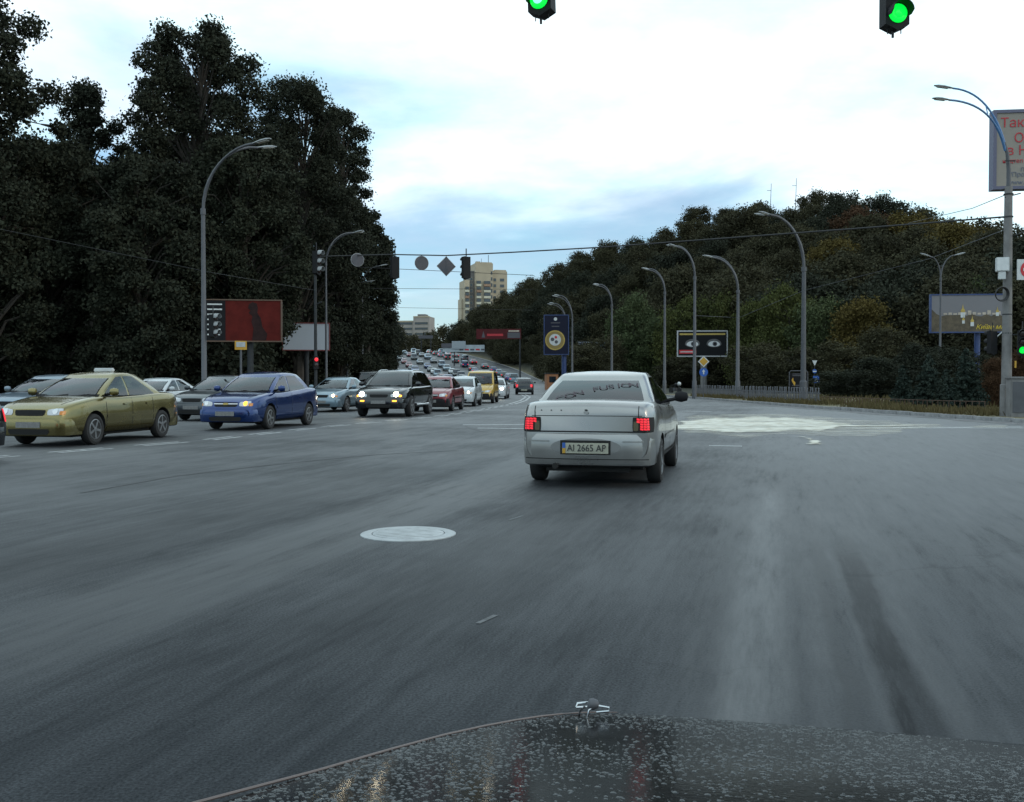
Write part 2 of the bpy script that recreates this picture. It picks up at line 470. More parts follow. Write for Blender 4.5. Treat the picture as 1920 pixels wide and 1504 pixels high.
# ------------------------------------------------------------------ road
HEAD = R(15)                                         # heading of the lane we drive in
HF = Vector((math.sin(HEAD), math.cos(HEAD), 0)); HR = Vector((math.cos(HEAD), -math.sin(HEAD), 0))
def asphalt():
    m, t, b = nodes('asphalt')
    N = t.nodes.new; Lk = t.links.new
    tcn = N('ShaderNodeTexCoord')
    def mth(op, a, b_=None, clamp=False):
        n = N('ShaderNodeMath'); n.operation = op; n.use_clamp = clamp
        for i, v in enumerate((a, b_)):
            if v is None: continue
            if isinstance(v, (int, float)): n.inputs[i].default_value = v
            else: Lk(v, n.inputs[i])
        return n.outputs[0]
    def nz(scale, detail, rough, vec):
        n = N('ShaderNodeTexNoise'); n.inputs['Scale'].default_value = scale; n.inputs['Detail'].default_value = detail; n.inputs['Roughness'].default_value = rough
        Lk(vec, n.inputs['Vector']); return n.outputs['Fac']
    # lane frame: x across the lane we are in, y along it
    mp = N('ShaderNodeMapping'); mp.vector_type = 'POINT'; mp.inputs['Rotation'].default_value = (0, 0, HEAD)
    Lk(tcn.outputs['Object'], mp.inputs['Vector'])
    st = N('ShaderNodeMapping'); st.inputs['Scale'].default_value = (1.0, 0.09, 1.0)
    Lk(mp.outputs[0], st.inputs['Vector'])
    sp = N('ShaderNodeSeparateXYZ'); Lk(mp.outputs[0], sp.inputs[0])
    big = nz(.22, 6, .62, tcn.outputs['Object'])
    streak = nz(2.6, 8, .68, st.outputs[0])
    grain = nz(85, 3, .7, tcn.outputs['Object'])
    chip = N('ShaderNodeTexVoronoi'); chip.inputs['Scale'].default_value = 34
    Lk(tcn.outputs['Object'], chip.inputs['Vector'])
    streak2 = nz(16, 6, .7, st.outputs[0])
    v = mth('ADD', mth('ADD', mth('MULTIPLY', big, .45), mth('MULTIPLY', streak, .30)), mth('MULTIPLY', streak2, .25))
    rp = N('ShaderNodeValToRGB'); e = rp.color_ramp.elements
    e[0].position = .41; e[0].color = (.014, .0165, .020, 1)
    e[1].position = .59; e[1].color = (.036, .040, .046, 1)
    Lk(v, rp.inputs[0])
    mul = N('ShaderNodeMix'); mul.data_type = 'RGBA'; mul.blend_type = 'MULTIPLY'; mul.inputs['Factor'].default_value = 1
    gr = N('ShaderNodeMapRange'); gr.inputs['From Min'].default_value = .3; gr.inputs['From Max'].default_value = .7; gr.inputs['To Min'].default_value = .40; gr.inputs['To Max'].default_value = 1.6
    Lk(grain, gr.inputs['Value'])
    Lk(rp.outputs[0], mul.inputs['A']); Lk(gr.outputs[0], mul.inputs['B'])
    cur = mul.outputs['Result']
    wob = mth('MULTIPLY', mth('SUBTRACT', nz(.5, 4, .6, mp.outputs[0]), .5), .22)
    def band(x0, half, y0, y1, soft, fade=1.5):
        d = mth('ABSOLUTE', mth('SUBTRACT', mth('ADD', sp.outputs['X'], wob), x0))
        a = N('ShaderNodeMapRange'); a.interpolation_type = 'SMOOTHSTEP'; a.inputs['From Min'].default_value = half; a.inputs['From Max'].default_value = half + soft; a.inputs['To Min'].default_value = 1; a.inputs['To Max'].default_value = 0
        Lk(d, a.inputs['Value'])
        f1 = N('ShaderNodeMapRange'); f1.inputs['From Min'].default_value = y0; f1.inputs['From Max'].default_value = y0 + fade
        f2 = N('ShaderNodeMapRange'); f2.inputs['From Min'].default_value = y1 - fade; f2.inputs['From Max'].default_value = y1; f2.inputs['To Min'].default_value = 1; f2.inputs['To Max'].default_value = 0
        Lk(sp.outputs['Y'], f1.inputs['Value']); Lk(sp.outputs['Y'], f2.inputs['Value'])
        return mth('MULTIPLY', a.outputs[0], mth('MULTIPLY', f1.outputs[0], f2.outputs[0]))
    def lay(cur, mask, colr, amt, var):
        k = mth('MULTIPLY', mask, mth('MULTIPLY', var, amt), True)
        mx = N('ShaderNodeMix'); mx.data_type = 'RGBA'
        Lk(k, mx.inputs['Factor']); Lk(cur, mx.inputs['A']); mx.inputs['B'].default_value = (*colr, 1)
        return mx.outputs['Result']
    fine = nz(7, 8, .75, st.outputs[0])
    fine2 = mth('MULTIPLY', mth('SUBTRACT', fine, .28), 2.6, True)
    # dusty strip between the wheel tracks, tyre marks, oil stains
    cur = lay(cur, band(-.11, .04, 0, 13.0, .18), (.165, .17, .175), .7, fine2)
    cur = lay(cur, band(.2, .35, 0, 11.5, .5), (.105, .107, .11), .45, fine2)
    cur = lay(cur, band(.51, .06, 0, 9.0, .06), (.012, .013, .015), 1.4, fine2)
    cur = lay(cur, band(.30, .03, 0, 9.0, .05), (.018, .019, .021), .7, fine2)
    cur = lay(cur, band(4.2, 3.0, 3, 60, 3.0, 8.0), (.105, .107, .112), .55, fine2)
    cur = lay(cur, band(-2.0, .25, 4, 30, .5), (.026, .028, .031), .6, fine2)
    cur = lay(cur, band(-3.6, .25, 3, 40, .5), (.080, .082, .085), .5, fine2)
    cur = lay(cur, band(-5.2, .3, 3, 40, .6), (.025, .027, .030), .6, fine2)
    # fine cracks
    wv = N('ShaderNodeTexVoronoi'); wv.feature = 'DISTANCE_TO_EDGE'; wv.inputs['Scale'].default_value = .33
    dn = N('ShaderNodeTexNoise'); dn.inputs['Scale'].default_value = 1.4; dn.inputs['Detail'].default_value = 6
    Lk(tcn.outputs['Object'], dn.inputs['Vector'])
    va = N('ShaderNodeVectorMath'); va.operation = 'MULTIPLY_ADD'; va.inputs[1].default_value = (1.6, 1.6, 0)
    Lk(dn.outputs['Color'], va.inputs[0]); Lk(tcn.outputs['Object'], va.inputs[2]); Lk(va.outputs[0], wv.inputs['Vector'])
    cm = N('ShaderNodeMapRange'); cm.inputs['From Min'].default_value = .002; cm.inputs['From Max'].default_value = .008; cm.inputs['To Min'].default_value = 1; cm.inputs['To Max'].default_value = 0
    Lk(wv.outputs['Distance'], cm.inputs['Value'])
    gate = mth('MULTIPLY', mth('SUBTRACT', nz(.16, 3, .5, tcn.outputs['Object']), .47), 9.0, True)
    cur = lay(cur, mth('MULTIPLY', cm.outputs[0], gate), (.012, .013, .015), .25, 1.0)
    Lk(cur, b.inputs['Base Color'])
    rr = N('ShaderNodeMapRange'); rr.inputs['To Min'].default_value = .36; rr.inputs['To Max'].default_value = .58
    Lk(v, rr.inputs['Value']); Lk(rr.outputs[0], b.inputs['Roughness'])
    b.inputs['Specular IOR Level'].default_value = 0.0
    bp = N('ShaderNodeBump'); bp.inputs['Strength'].default_value = .35; bp.inputs['Distance'].default_value = .012
    hsum = mth('ADD', grain, mth('MULTIPLY', chip.outputs['Distance'], .6))
    Lk(hsum, bp.inputs['Height']); Lk(bp.outputs[0], b.inputs['Normal'])
    # polished stone tops: only part of the surface is glossy
    gl = N('ShaderNodeBsdfGlossy'); Lk(rr.outputs[0], gl.inputs['Roughness']); Lk(bp.outputs[0], gl.inputs['Normal'])
    fr = N('ShaderNodeFresnel'); fr.inputs['IOR'].default_value = 1.33
    lum = N('ShaderNodeRGBToBW'); Lk(cur, lum.inputs[0])
    lm = N('ShaderNodeMapRange'); lm.inputs['From Min'].default_value = .010; lm.inputs['From Max'].default_value = .040; lm.inputs['To Min'].default_value = .18; lm.inputs['To Max'].default_value = .36
    Lk(lum.outputs[0], lm.inputs['Value'])
    ms = N('ShaderNodeMixShader'); Lk(mth('MULTIPLY', fr.outputs[0], lm.outputs[0]), ms.inputs[0]); Lk(b.outputs[0], ms.inputs[1]); Lk(gl.outputs[0], ms.inputs[2])
    Lk(ms.outputs[0], t.nodes['Material Output'].inputs['Surface'])
    return m
M['asphalt'] = asphalt()
def make_road():
    ys = np.concatenate([np.arange(-80, 0, 8), np.arange(0, 140, 2.0), np.arange(140, 440, 5), [460, 500, 560, 600]])
    ts = np.linspace(0, 1, 15)
    V, Fs = [], []
    for y in ys:
        l, r = float(edge_l(y)), float(edge_r(y))
        for t in ts: V.append((l + (r - l) * t, y, float(road_z(y))))
    n = len(ts)
    for i in range(len(ys) - 1):
        for j in range(n - 1): Fs.append((i * n + j, i * n + j + 1, (i + 1) * n + j + 1, (i + 1) * n + j))
    me = bpy.data.meshes.new('road'); me.from_pydata(V, [], Fs)
    return struct(link('road', me, M['asphalt'], smooth=True))
road = make_road()

# kerbs: single stones where they can be told apart, one strip beyond
def kerb(side, ef, y0, y1, ys0):
    sgn = 1 if side == 'r' else -1
    k = bpy.data.objects.new('kerb', None); col.objects.link(k); struct(k)
    stone = MB().box(-.075, .075, -.49, .49, -.28, .13, bev=.018).mesh('kerb_stone')
    stone.materials.append(M['kerb'])
    y = y0
    while y < y1:
        sl = float(ef(y + .5) - ef(y - .5))
        ang = math.atan2(sl, 1.0)
        o = bpy.data.objects.new('kerb_stone', stone); col.objects.link(o); o.parent = k
        o.location = (float(ef(y)) + sgn * .075 + random.uniform(-.015, .015), y, float(road_z(y)) + random.uniform(-.015, .012))
        o.rotation_euler = (0, random.uniform(-.02, .02), -ang + random.uniform(-.012, .012))
        y += math.cos(ang) * 1.0
    ys = np.concatenate([[y - .5], np.arange(y + 1, 440, 4)])
    if ys0 is not None:
        pass
    V, Fs = [], []
    for yy in ys:
        e = float(ef(yy)); z = float(road_z(yy))
        for dx, dz in ((0, -.28), (0, .12), (.15, .12), (.15, -.28)): V.append((e + sgn * dx, yy, z + dz))
    for i in range(len(ys) - 1):
        for j in range(3): Fs.append((i * 4 + j, i * 4 + j + 1, i * 4 + j + 5, i * 4 + j + 4))
    me = bpy.data.meshes.new('kerb_strip'); me.from_pydata(V, [], Fs)
    link('kerb_strip', me, M['kerb'], k)
    return k
kerb('r', edge_r, 24.0, 78.0, None)
kerb('l', edge_l, 30.0, 60.0, None)

# ------------------------------------------------------------------ markings, manhole, sand
def strip(pts, width, z=.004, dash=None):
    """list of meshes: a painted line along a polyline, whole or cut in dashes"""
    P = [Vector((p[0], p[1], 0)) for p in pts]
    seg = []
    dist = [0]
    for a, b in zip(P, P[1:]): dist.append(dist[-1] + (b - a).length)
    def pos(s):
        for i in range(len(P) - 1):
            if s <= dist[i + 1] + 1e-6:
                t = (s - dist[i]) / (dist[i + 1] - dist[i])
                d = (P[i + 1] - P[i]).normalized()
                return P[i].lerp(P[i + 1], t), d
        return P[-1], (P[-1] - P[-2]).normalized()
    out = []
    s = 0
    while s < dist[-1]:
        e = min(dist[-1], s + (dash[0] if dash else dist[-1]))
        mb = MB(); n = max(2, int((e - s) / .5) + 1)
        vs_ = []
        for i in range(n):
            p, d = pos(s + (e - s) * i / (n - 1))
            q = Vector((d.y, -d.x, 0))
            for k in (-.5, .5):
                w = p + q * width * (k + random.uniform(-.06, .06))
                vs_.append((w.x, w.y, float(road_z(w.y)) + z))
        mb.add(vs_, [(2 * i, 2 * i + 1, 2 * i + 3, 2 * i + 2) for i in range(n - 1)])
        out.append(mb.mesh('lane_dash', fix=False))
        s += (dash[0] + dash[1]) if dash else dist[-1]
    return out
def offset_line(pts, d):
    o = []
    for i, p in enumerate(pts):
        a = Vector(pts[max(0, i - 1)]); b = Vector(pts[min(len(pts) - 1, i + 1)])
        t = (b - a).normalized()
        o.append((p[0] + t.y * d, p[1] - t.x * d))
    return o
centre = [(-9.9, 14.0), (-8.35, 17.3), (-6.6, 21.3), (-5.3, 27.0), (-4.0, 31.0), (-2.6, 35.5), (-1.3, 43), (0.0, 53)]
for d in (-.13, .13):
    for me in strip(offset_line(centre, d), .10, dash=(1.25, .8)): link('lane_dash', me, M['marking'], road)
far_c = [(0.0, 53), (.7, 62), (1.2, 75), (.9, 90)]
for d in (-.16, .16):
    for me in strip(offset_line(far_c, d), .14): link('centre_line', me, M['marking'], road)
for (a, b, w) in ((gpt(868, 797), gpt(1000, 796), .28), (gpt(895, 803), gpt(1000, 804), .24), (gpt(1270, 804), gpt(1920, 801), .30), (gpt(1560, 803), gpt(1920, 803), .22), (gpt(1330, 836), gpt(1392, 837), .16), (gpt(1285, 771), gpt(1335, 772), .3)):
    for me in strip([(a.x, a.y), (b.x, b.y)], w): link('crossing_line', me, M['marking'], road)
M['scrap'] = pmat('worn_paint', (.10, .105, .11), .8, var=.5, vscale=12)
for (x0, y0, x1, y1) in ((895, 1172, 930, 1156), (955, 976, 980, 968)):
    a, b = gpt(x0, y0), gpt(x1, y1)
    for me in strip([(a.x, a.y), (b.x, b.y)], .03, z=.003): link('paint_scrap', me, M['scrap'], road)
# tar seams
M['tar'] = pmat('tar_seam', (.020, .021, .024), .6)
for pts in ([gpt(150, 925), gpt(330, 893), gpt(500, 873), gpt(700, 853), gpt(860, 845)], [gpt(866, 795), gpt(880, 803), gpt(902, 809), gpt(915, 811)]):
    for me in strip([(p.x, p.y) for p in pts], .05, z=.003): link('tar_seam', me, M['tar'], road)

mh = gpt(765, 1003)
mt = thing('manhole_cover', 'pale round metal manhole cover set in the asphalt', 'manhole cover', (mh.x, mh.y, 0), R(20))
M['iron'] = pmat('worn_iron', (.33, .35, .36), .55, .1, var=.25, vscale=6)
mb = MB().lathe([(.30, -.02), (.30, .012), (.29, .016), (.0, .016)], 32)
mb.build('lid', M['iron'], mt, True, 30)
mb = MB()
for k in range(-3, 4):
    w = math.sqrt(max(0, .27 ** 2 - (k * .075) ** 2))
    mb.box(-w, w, k * .075 - .012, k * .075 + .012, .012, .0185)
mb.build('ribs', M['iron'], mt)
mb = MB().lathe([(.40, -.02), (.40, .008), (.385, .013), (.318, .014), (.308, .012), (.308, -.02)], 32)
mb.build('ring', M['iron'], mt, True, 30)

def fractal(pts, it, amp):
    for _ in range(it):
        o = []
        for a, b in zip(pts, pts[1:] + pts[:1]):
            m = ((a[0] + b[0]) / 2, (a[1] + b[1]) / 2); d = (b[0] - a[0], b[1] - a[1])
            k = random.uniform(-amp, amp)
            o += [a, (m[0] - d[1] * k * .35, m[1] + d[0] * k * .35)]
        pts = o
    return pts
def sand_mat(name, lo, hi):
    m, t, b = nodes(name)
    b.inputs['Roughness'].default_value = .95
    tcn = t.nodes.new('ShaderNodeTexCoord')
    mp = t.nodes.new('ShaderNodeMapping'); mp.inputs['Rotation'].default_value = (0, 0, R(-12)); mp.inputs['Scale'].default_value = (.22, 2.2, 1)
    t.links.new(tcn.outputs['Object'], mp.inputs['Vector'])
    n1 = t.nodes.new('ShaderNodeTexNoise'); n1.inputs['Scale'].default_value = 1.1; n1.inputs['Detail'].default_value = 9; n1.inputs['Roughness'].default_value = .7
    t.links.new(mp.outputs[0], n1.inputs['Vector'])
    rp = t.nodes.new('ShaderNodeMapRange'); rp.inputs['From Min'].default_value = lo; rp.inputs['From Max'].default_value = hi
    ca = t.nodes.new('ShaderNodeAttribute'); ca.attribute_name = 'cover'
    sm = t.nodes.new('ShaderNodeMath'); sm.operation = 'MULTIPLY_ADD'; sm.inputs[1].default_value = .42
    t.links.new(ca.outputs['Fac'], sm.inputs[0]); t.links.new(n1.outputs['Fac'], sm.inputs[2])
    sb2 = t.nodes.new('ShaderNodeMath'); sb2.operation = 'SUBTRACT'; sb2.inputs[1].default_value = .42; t.links.new(sm.outputs[0], sb2.inputs[0])
    t.links.new(sb2.outputs[0], rp.inputs['Value'])
    cr = t.nodes.new('ShaderNodeValToRGB')
    cr.color_ramp.elements[0].position = .35; cr.color_ramp.elements[0].color = (.44, .40, .32, 1)
    cr.color_ramp.elements[1].position = .55; cr.color_ramp.elements[1].color = (.66, .65, .58, 1)
    n2 = t.nodes.new('ShaderNodeTexNoise'); n2.inputs['Scale'].default_value = 3; n2.inputs['Detail'].default_value = 5
    t.links.new(tcn.outputs['Object'], n2.inputs['Vector']); t.links.new(n2.outputs['Fac'], cr.inputs[0]); t.links.new(cr.outputs[0], b.inputs['Base Color'])
    tp = t.nodes.new('ShaderNodeBsdfTransparent'); ms = t.nodes.new('ShaderNodeMixShader')
    t.links.new(rp.outputs[0], ms.inputs[0]); t.links.new(tp.outputs[0], ms.inputs[1]); t.links.new(b.outputs[0], ms.inputs[2])
    t.links.new(ms.outputs[0], t.nodes['Material Output'].inputs['Surface'])
    return m
def sheet(name, pix, z, mat, it=3, amp=.8):
    pix = np.array(fractal([(p[0] * .12, p[1]) for p in pix], it, amp)) / np.array([.12, 1.0])
    x0, x1, y0, y1 = pix[:, 0].min() - 6, pix[:, 0].max() + 6, pix[:, 1].min() - 3, pix[:, 1].max() + 3
    nx, ny = max(12, int((x1 - x0) / 4)), max(12, int((y1 - y0) / 1.0))
    gx, gy = np.meshgrid(np.linspace(x0, x1, nx), np.linspace(y0, y1, ny))
    Pt = np.stack([gx.ravel(), gy.ravel()], 1) * np.array([.35, 1.0]); Q = pix * np.array([.35, 1.0])
    A_, B_ = Q, np.roll(Q, -1, 0)
    d = np.full(len(Pt), 1e9); ins = np.zeros(len(Pt), bool)
    for a, b in zip(A_, B_):
        ab = b - a; tt = np.clip(((Pt - a) @ ab) / (ab @ ab + 1e-9), 0, 1)
        d = np.minimum(d, np.linalg.norm(Pt - a - tt[:, None] * ab, axis=1))
        c = (a[1] > Pt[:, 1]) != (b[1] > Pt[:, 1])
        with np.errstate(divide='ignore', invalid='ignore'):
            ins ^= c & (Pt[:, 0] < (b[0] - a[0]) * (Pt[:, 1] - a[1]) / (b[1] - a[1] + 1e-12) + a[0])
    sd_ = np.where(ins, d, -d)
    cov = np.clip((sd_ + 1.5) / 6.0, 0, 1)
    V = [tuple(gpt(a, b)[:2]) + (z,) for a, b in zip(gx.ravel(), gy.ravel())]
    Fs = []
    for j in range(ny - 1):
        for i in range(nx - 1):
            q = (j * nx + i, j * nx + i + 1, (j + 1) * nx + i + 1, (j + 1) * nx + i)
            if max(cov[k] for k in q) > 0: Fs.append(q[::-1])
    me = bpy.data.meshes.new(name); me.from_pydata(V, [], Fs)
    at_ = me.attributes.new('cover', 'FLOAT', 'POINT'); at_.data.foreach_set('value', cov.astype(np.float32))
    return stuff(link(name, me, mat))
tag(sheet('spilled_sand', [(1262, 796), (1300, 786), (1335, 780), (1382, 782), (1425, 778), (1485, 781), (1545, 786), (1585, 791), (1640, 796), (1720, 798), (1820, 799), (1900, 800), (1900, 803), (1700, 802), (1620, 803), (1572, 806), (1540, 811), (1500, 810), (1465, 813), (1400, 814), (1330, 811), (1268, 808)], .013, sand_mat('pale_sand', .31, .50)),
    'pale sand spilled across the road beside the silver sedan', 'sand')
tag(sheet('sand_dust', [(1225, 795), (1300, 776), (1380, 773), (1500, 775), (1600, 782), (1700, 792), (1919, 796), (1919, 808), (1700, 808), (1560, 822), (1400, 824), (1230, 818)], .009, sand_mat('thin_sand', .42, .75)),
    'thin dusting of pale sand around the spill', 'sand')
tag(sheet('sand_trail', [(1468, 811), (1500, 814), (1530, 823), (1540, 838), (1510, 839), (1512, 830), (1494, 822)], .017, sand_mat('trail_sand', .36, .5), 3, .9), 'crooked trail of wet sand running toward us from the spill', 'sand')
tag(sheet('sand_trail', [(1392, 812), (1414, 812), (1406, 820), (1398, 828), (1380, 829), (1390, 822)], .017, sand_mat('trail_sand', .36, .5), 3, .9), 'short tongue of sand at the near edge of the spill', 'sand')
# dust washed along the right gutter
gut = [(float(edge_r(y)) - .02, y) for y in np.arange(26, 82, 2)]
inn = [(float(edge_r(y)) - .7 - .5 * random.random(), y) for y in np.arange(26, 82, 1.3)][::-1]
bm = bmesh.new()
f = bm.faces.new([bm.verts.new((a, b, .006)) for a, b in gut + inn]); bmesh.ops.triangulate(bm, faces=[f])
me = bpy.data.meshes.new('gutter_dust'); bm.to_mesh(me); bm.free()
at_ = me.attributes.new('cover', 'FLOAT', 'POINT'); at_.data.foreach_set('value', np.ones(len(me.vertices), np.float32))
M['dust'] = sand_mat('gutter_dust', .28, .6)
M['dust'].node_tree.nodes['Color Ramp'].color_ramp.elements[0].color = (.14, .14, .145, 1)
M['dust'].node_tree.nodes['Color Ramp'].color_ramp.elements[1].color = (.22, .22, .225, 1)
tag(stuff(link('gutter_dust', me, M['dust'])), 'grey dust washed along the gutter below the fence', 'dust')
# ------------------------------------------------------------------ trees
rng = np.random.default_rng(11)
def leaf_quads(centres, size, flat=0.0):
    n = len(centres)
    d = rng.normal(size=(n, 3)); d /= np.linalg.norm(d, axis=1)[:, None]
    a = rng.normal(size=(n, 3)); a -= (a * d).sum(1)[:, None] * d; a /= np.linalg.norm(a, axis=1)[:, None]
    b = np.cross(d, a)
    s = size * rng.uniform(.55, 1.25, n)[:, None]
    a = a * s * .5; b = b * s * .34
    return np.stack([centres - a, centres + b * 1.0 - a * .15, centres + a, centres - b - a * .15], 1)
def crown_points(blobs, n):
    """leaf positions in the outer part of each blob (centre, radii)"""
    w = np.array([r[0] * r[1] + r[1] * r[2] + r[0] * r[2] for _, r in blobs]); w = w / w.sum()
    idx = rng.choice(len(blobs), n, p=w)
    C = np.array([c for c, _ in blobs])[idx]; Rr = np.array([r for _, r in blobs])[idx]
    d = rng.normal(size=(n, 3)); d /= np.linalg.norm(d, axis=1)[:, None]
    rad = rng.uniform(.15, 1.0, n) ** .45 * rng.uniform(.8, 1.15, n)
    air = rng.random(n) < .16
    rad = np.where(air, rng.uniform(1.0, 1.55, n), rad)
    return C + d * Rr * rad[:, None]
def tree_meshes(seed, H, Rc, base=.25, n_blob=34, n_leaf=14000, leaf=.36, blob=.30, top=1.0, droop=0.0, clear=.0):
    """trunk mesh and crown mesh of a broadleaf tree, H tall, crown radius Rc, crown starting at base*H"""
    global rng
    rng = np.random.default_rng(seed); rd = random.Random(seed)
    tb = MB()
    r0 = H * .016 + .05
    lean = (rd.uniform(-.03, .03) * H, rd.uniform(-.03, .03) * H)
    path = [Vector((lean[0] * t * t + rd.uniform(-.1, .1) * t, lean[1] * t * t + rd.uniform(-.1, .1) * t, H * .92 * t - .3 * (t == 0))) for t in (0, .08, .2, .35, .5, .65, .8, 1)]
    tb.tube(path, [r0 * 1.5, r0 * 1.05, r0 * .95, r0 * .8, r0 * .62, r0 * .42, r0 * .25, .02], 8)
    blobs = []
    for k in range(n_blob):
        t = (k + rd.random()) / n_blob
        z = base * H + (H * .93 - base * H) * t
        a = k * 2.399 + rd.uniform(-.5, .5)
        env = Rc * ((.66 + .34 * min(1, t / .35)) if t < .62 else math.sqrt(max(.05, 1 - ((t - .62) / .40) ** 2)))
        env *= 1 + .22 * math.sin(2 * a + seed) + .15 * math.sin(3 * a + 5 * t + seed * 2)
        rr = env * (rd.uniform(.15, 1.0) ** .6) * .85
        c = Vector((rr * math.cos(a), rr * math.sin(a), z - droop * rr))
        br = Rc * blob * rd.uniform(.6, 1.3) * (1 - .12 * t)
        blobs.append(((c.x, c.y, c.z), (br, br, br * rd.uniform(.6, .95))))
        s0 = max(base * .6, min(.85, (z - rd.uniform(.08, .2) * H) / (H * .92)))
        i = min(6, int(s0 * 7)); p0 = path[0].lerp(path[-1], s0)
        p0.x = lean[0] * s0 * s0; p0.y = lean[1] * s0 * s0
        mid = p0.lerp(c, .5) + Vector((0, 0, rd.uniform(.0, .06) * H))
        rb = r0 * .35 * (1 - s0 * .6)
        tb.tube([p0, mid, c], [rb, rb * .6, .015], 5, caps=False)
        for q in range(2):
            e = c + Vector((rd.uniform(-1, 1), rd.uniform(-1, 1), rd.uniform(-.3, .8))) * br
            tb.tube([mid.lerp(c, .6), e], [rb * .45, .01], 4, caps=False)
    pts = crown_points(blobs, n_leaf)
    if droop > .2:
        pts = pts[pts[:, 2] > .3]
    cm = quad_soup('crown', leaf_quads(pts, leaf))
    tm = tb.mesh('trunk', fix=False)
    return tm, cm
def put_tree(name, meshes, leafmat, label, loc, rz=0, sx=1.0, sz=1.0, group=None, cat='tree'):
    t = thing(name, label, cat, loc, rz, group)
    t.scale = (sx, sx, sz)
    tm, cm = meshes
    if not tm.materials: tm.materials.append(M['bark'])
    link('trunk', tm, None, t)
    if not cm.materials: cm.materials.append(leafmat)
    c = link('crown', cm, None, t)
    if cm.materials[0] != leafmat:
        c.material_slots[0].link = 'OBJECT'; c.material_slots[0].material = leafmat
    return t

def left_tree(name, label, x, ytop, Y, rad_px, seed, base=.22, n=26000, **kw):
    p = F_PX / Y
    X = (x - 960) / p
    g = float(road_z(Y)) + .05
    H = CAM_H + (HORIZON - ytop) / p - g
    return put_tree(name, tree_meshes(seed, H / 1.0, rad_px / p, base, n_leaf=int(n * 2.5), **kw), M['leaf_dark'], label, (X, Y, g), group=None)
BIG = dict(n_blob=120, leaf=.205, blob=.20)
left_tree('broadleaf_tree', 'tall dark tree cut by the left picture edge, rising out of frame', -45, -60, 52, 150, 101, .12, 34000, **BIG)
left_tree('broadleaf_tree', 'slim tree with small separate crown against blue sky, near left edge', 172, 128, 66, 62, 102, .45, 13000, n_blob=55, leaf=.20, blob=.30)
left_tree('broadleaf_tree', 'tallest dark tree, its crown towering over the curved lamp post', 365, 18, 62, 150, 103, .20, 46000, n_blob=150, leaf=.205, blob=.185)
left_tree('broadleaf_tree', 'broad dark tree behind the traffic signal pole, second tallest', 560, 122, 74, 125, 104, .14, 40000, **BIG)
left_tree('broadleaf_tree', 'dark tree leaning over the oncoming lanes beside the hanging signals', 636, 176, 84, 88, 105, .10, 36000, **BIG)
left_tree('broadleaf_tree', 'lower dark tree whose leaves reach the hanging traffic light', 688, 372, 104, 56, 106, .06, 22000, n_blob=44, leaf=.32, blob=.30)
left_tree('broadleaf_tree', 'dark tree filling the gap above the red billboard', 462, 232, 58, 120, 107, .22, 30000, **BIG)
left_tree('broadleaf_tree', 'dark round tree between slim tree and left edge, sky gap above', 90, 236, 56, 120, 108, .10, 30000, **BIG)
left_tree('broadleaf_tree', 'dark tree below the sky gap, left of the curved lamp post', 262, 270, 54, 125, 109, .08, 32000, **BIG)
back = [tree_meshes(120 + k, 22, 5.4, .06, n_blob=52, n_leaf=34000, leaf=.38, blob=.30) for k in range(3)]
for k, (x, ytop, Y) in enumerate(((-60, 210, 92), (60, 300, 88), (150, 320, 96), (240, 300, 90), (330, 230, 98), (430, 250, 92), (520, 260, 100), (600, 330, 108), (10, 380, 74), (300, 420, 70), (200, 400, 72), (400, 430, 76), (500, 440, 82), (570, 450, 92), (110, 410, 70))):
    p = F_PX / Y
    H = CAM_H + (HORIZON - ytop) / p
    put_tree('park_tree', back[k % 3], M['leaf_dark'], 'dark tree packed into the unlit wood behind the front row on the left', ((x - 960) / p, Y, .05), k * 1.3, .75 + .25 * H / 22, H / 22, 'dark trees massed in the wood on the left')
# trees lining the left pavement uphill
for k, (x, ytop, Y, lab) in enumerate(((706, 548, 150, 'small roadside tree just under the hanging signals, left pavement'), (722, 572, 185, 'small roadside tree further uphill on the left pavement'), (716, 585, 225, 'distant roadside tree near the grey low building, left pavement'), (728, 603, 270, 'last roadside tree before the crest, left pavement'))):
    p = F_PX / Y; g = float(road_z(Y)); H = CAM_H + (HORIZON - ytop) / p - g
    put_tree('roadside_tree', back[k % 3], M['leaf_dark'], lab, (min((x - 960) / p, float(edge_l(Y)) - 3.5), Y, g), k, H / 22 * 1.1, H / 22)
# undergrowth under the left trees
shrub = [tree_meshes(140 + k, 4.2, 2.9, .02, n_blob=22, n_leaf=5200, leaf=.34, blob=.42) for k in range(3)]
for k in range(26):
    Y = 56 + (k * 7.3) % 34
    X = float(edge_l(Y)) - 4.5 - (k * 5.17) % 26
    put_tree('understory_shrub', shrub[k % 3], M['leaf_dark'], 'dark shrub in the shade under the left trees', (X, Y, .05), k * 1.1, random.uniform(.9, 1.4), random.uniform(.8, 1.4), 'shrubs under the left trees', 'shrub')

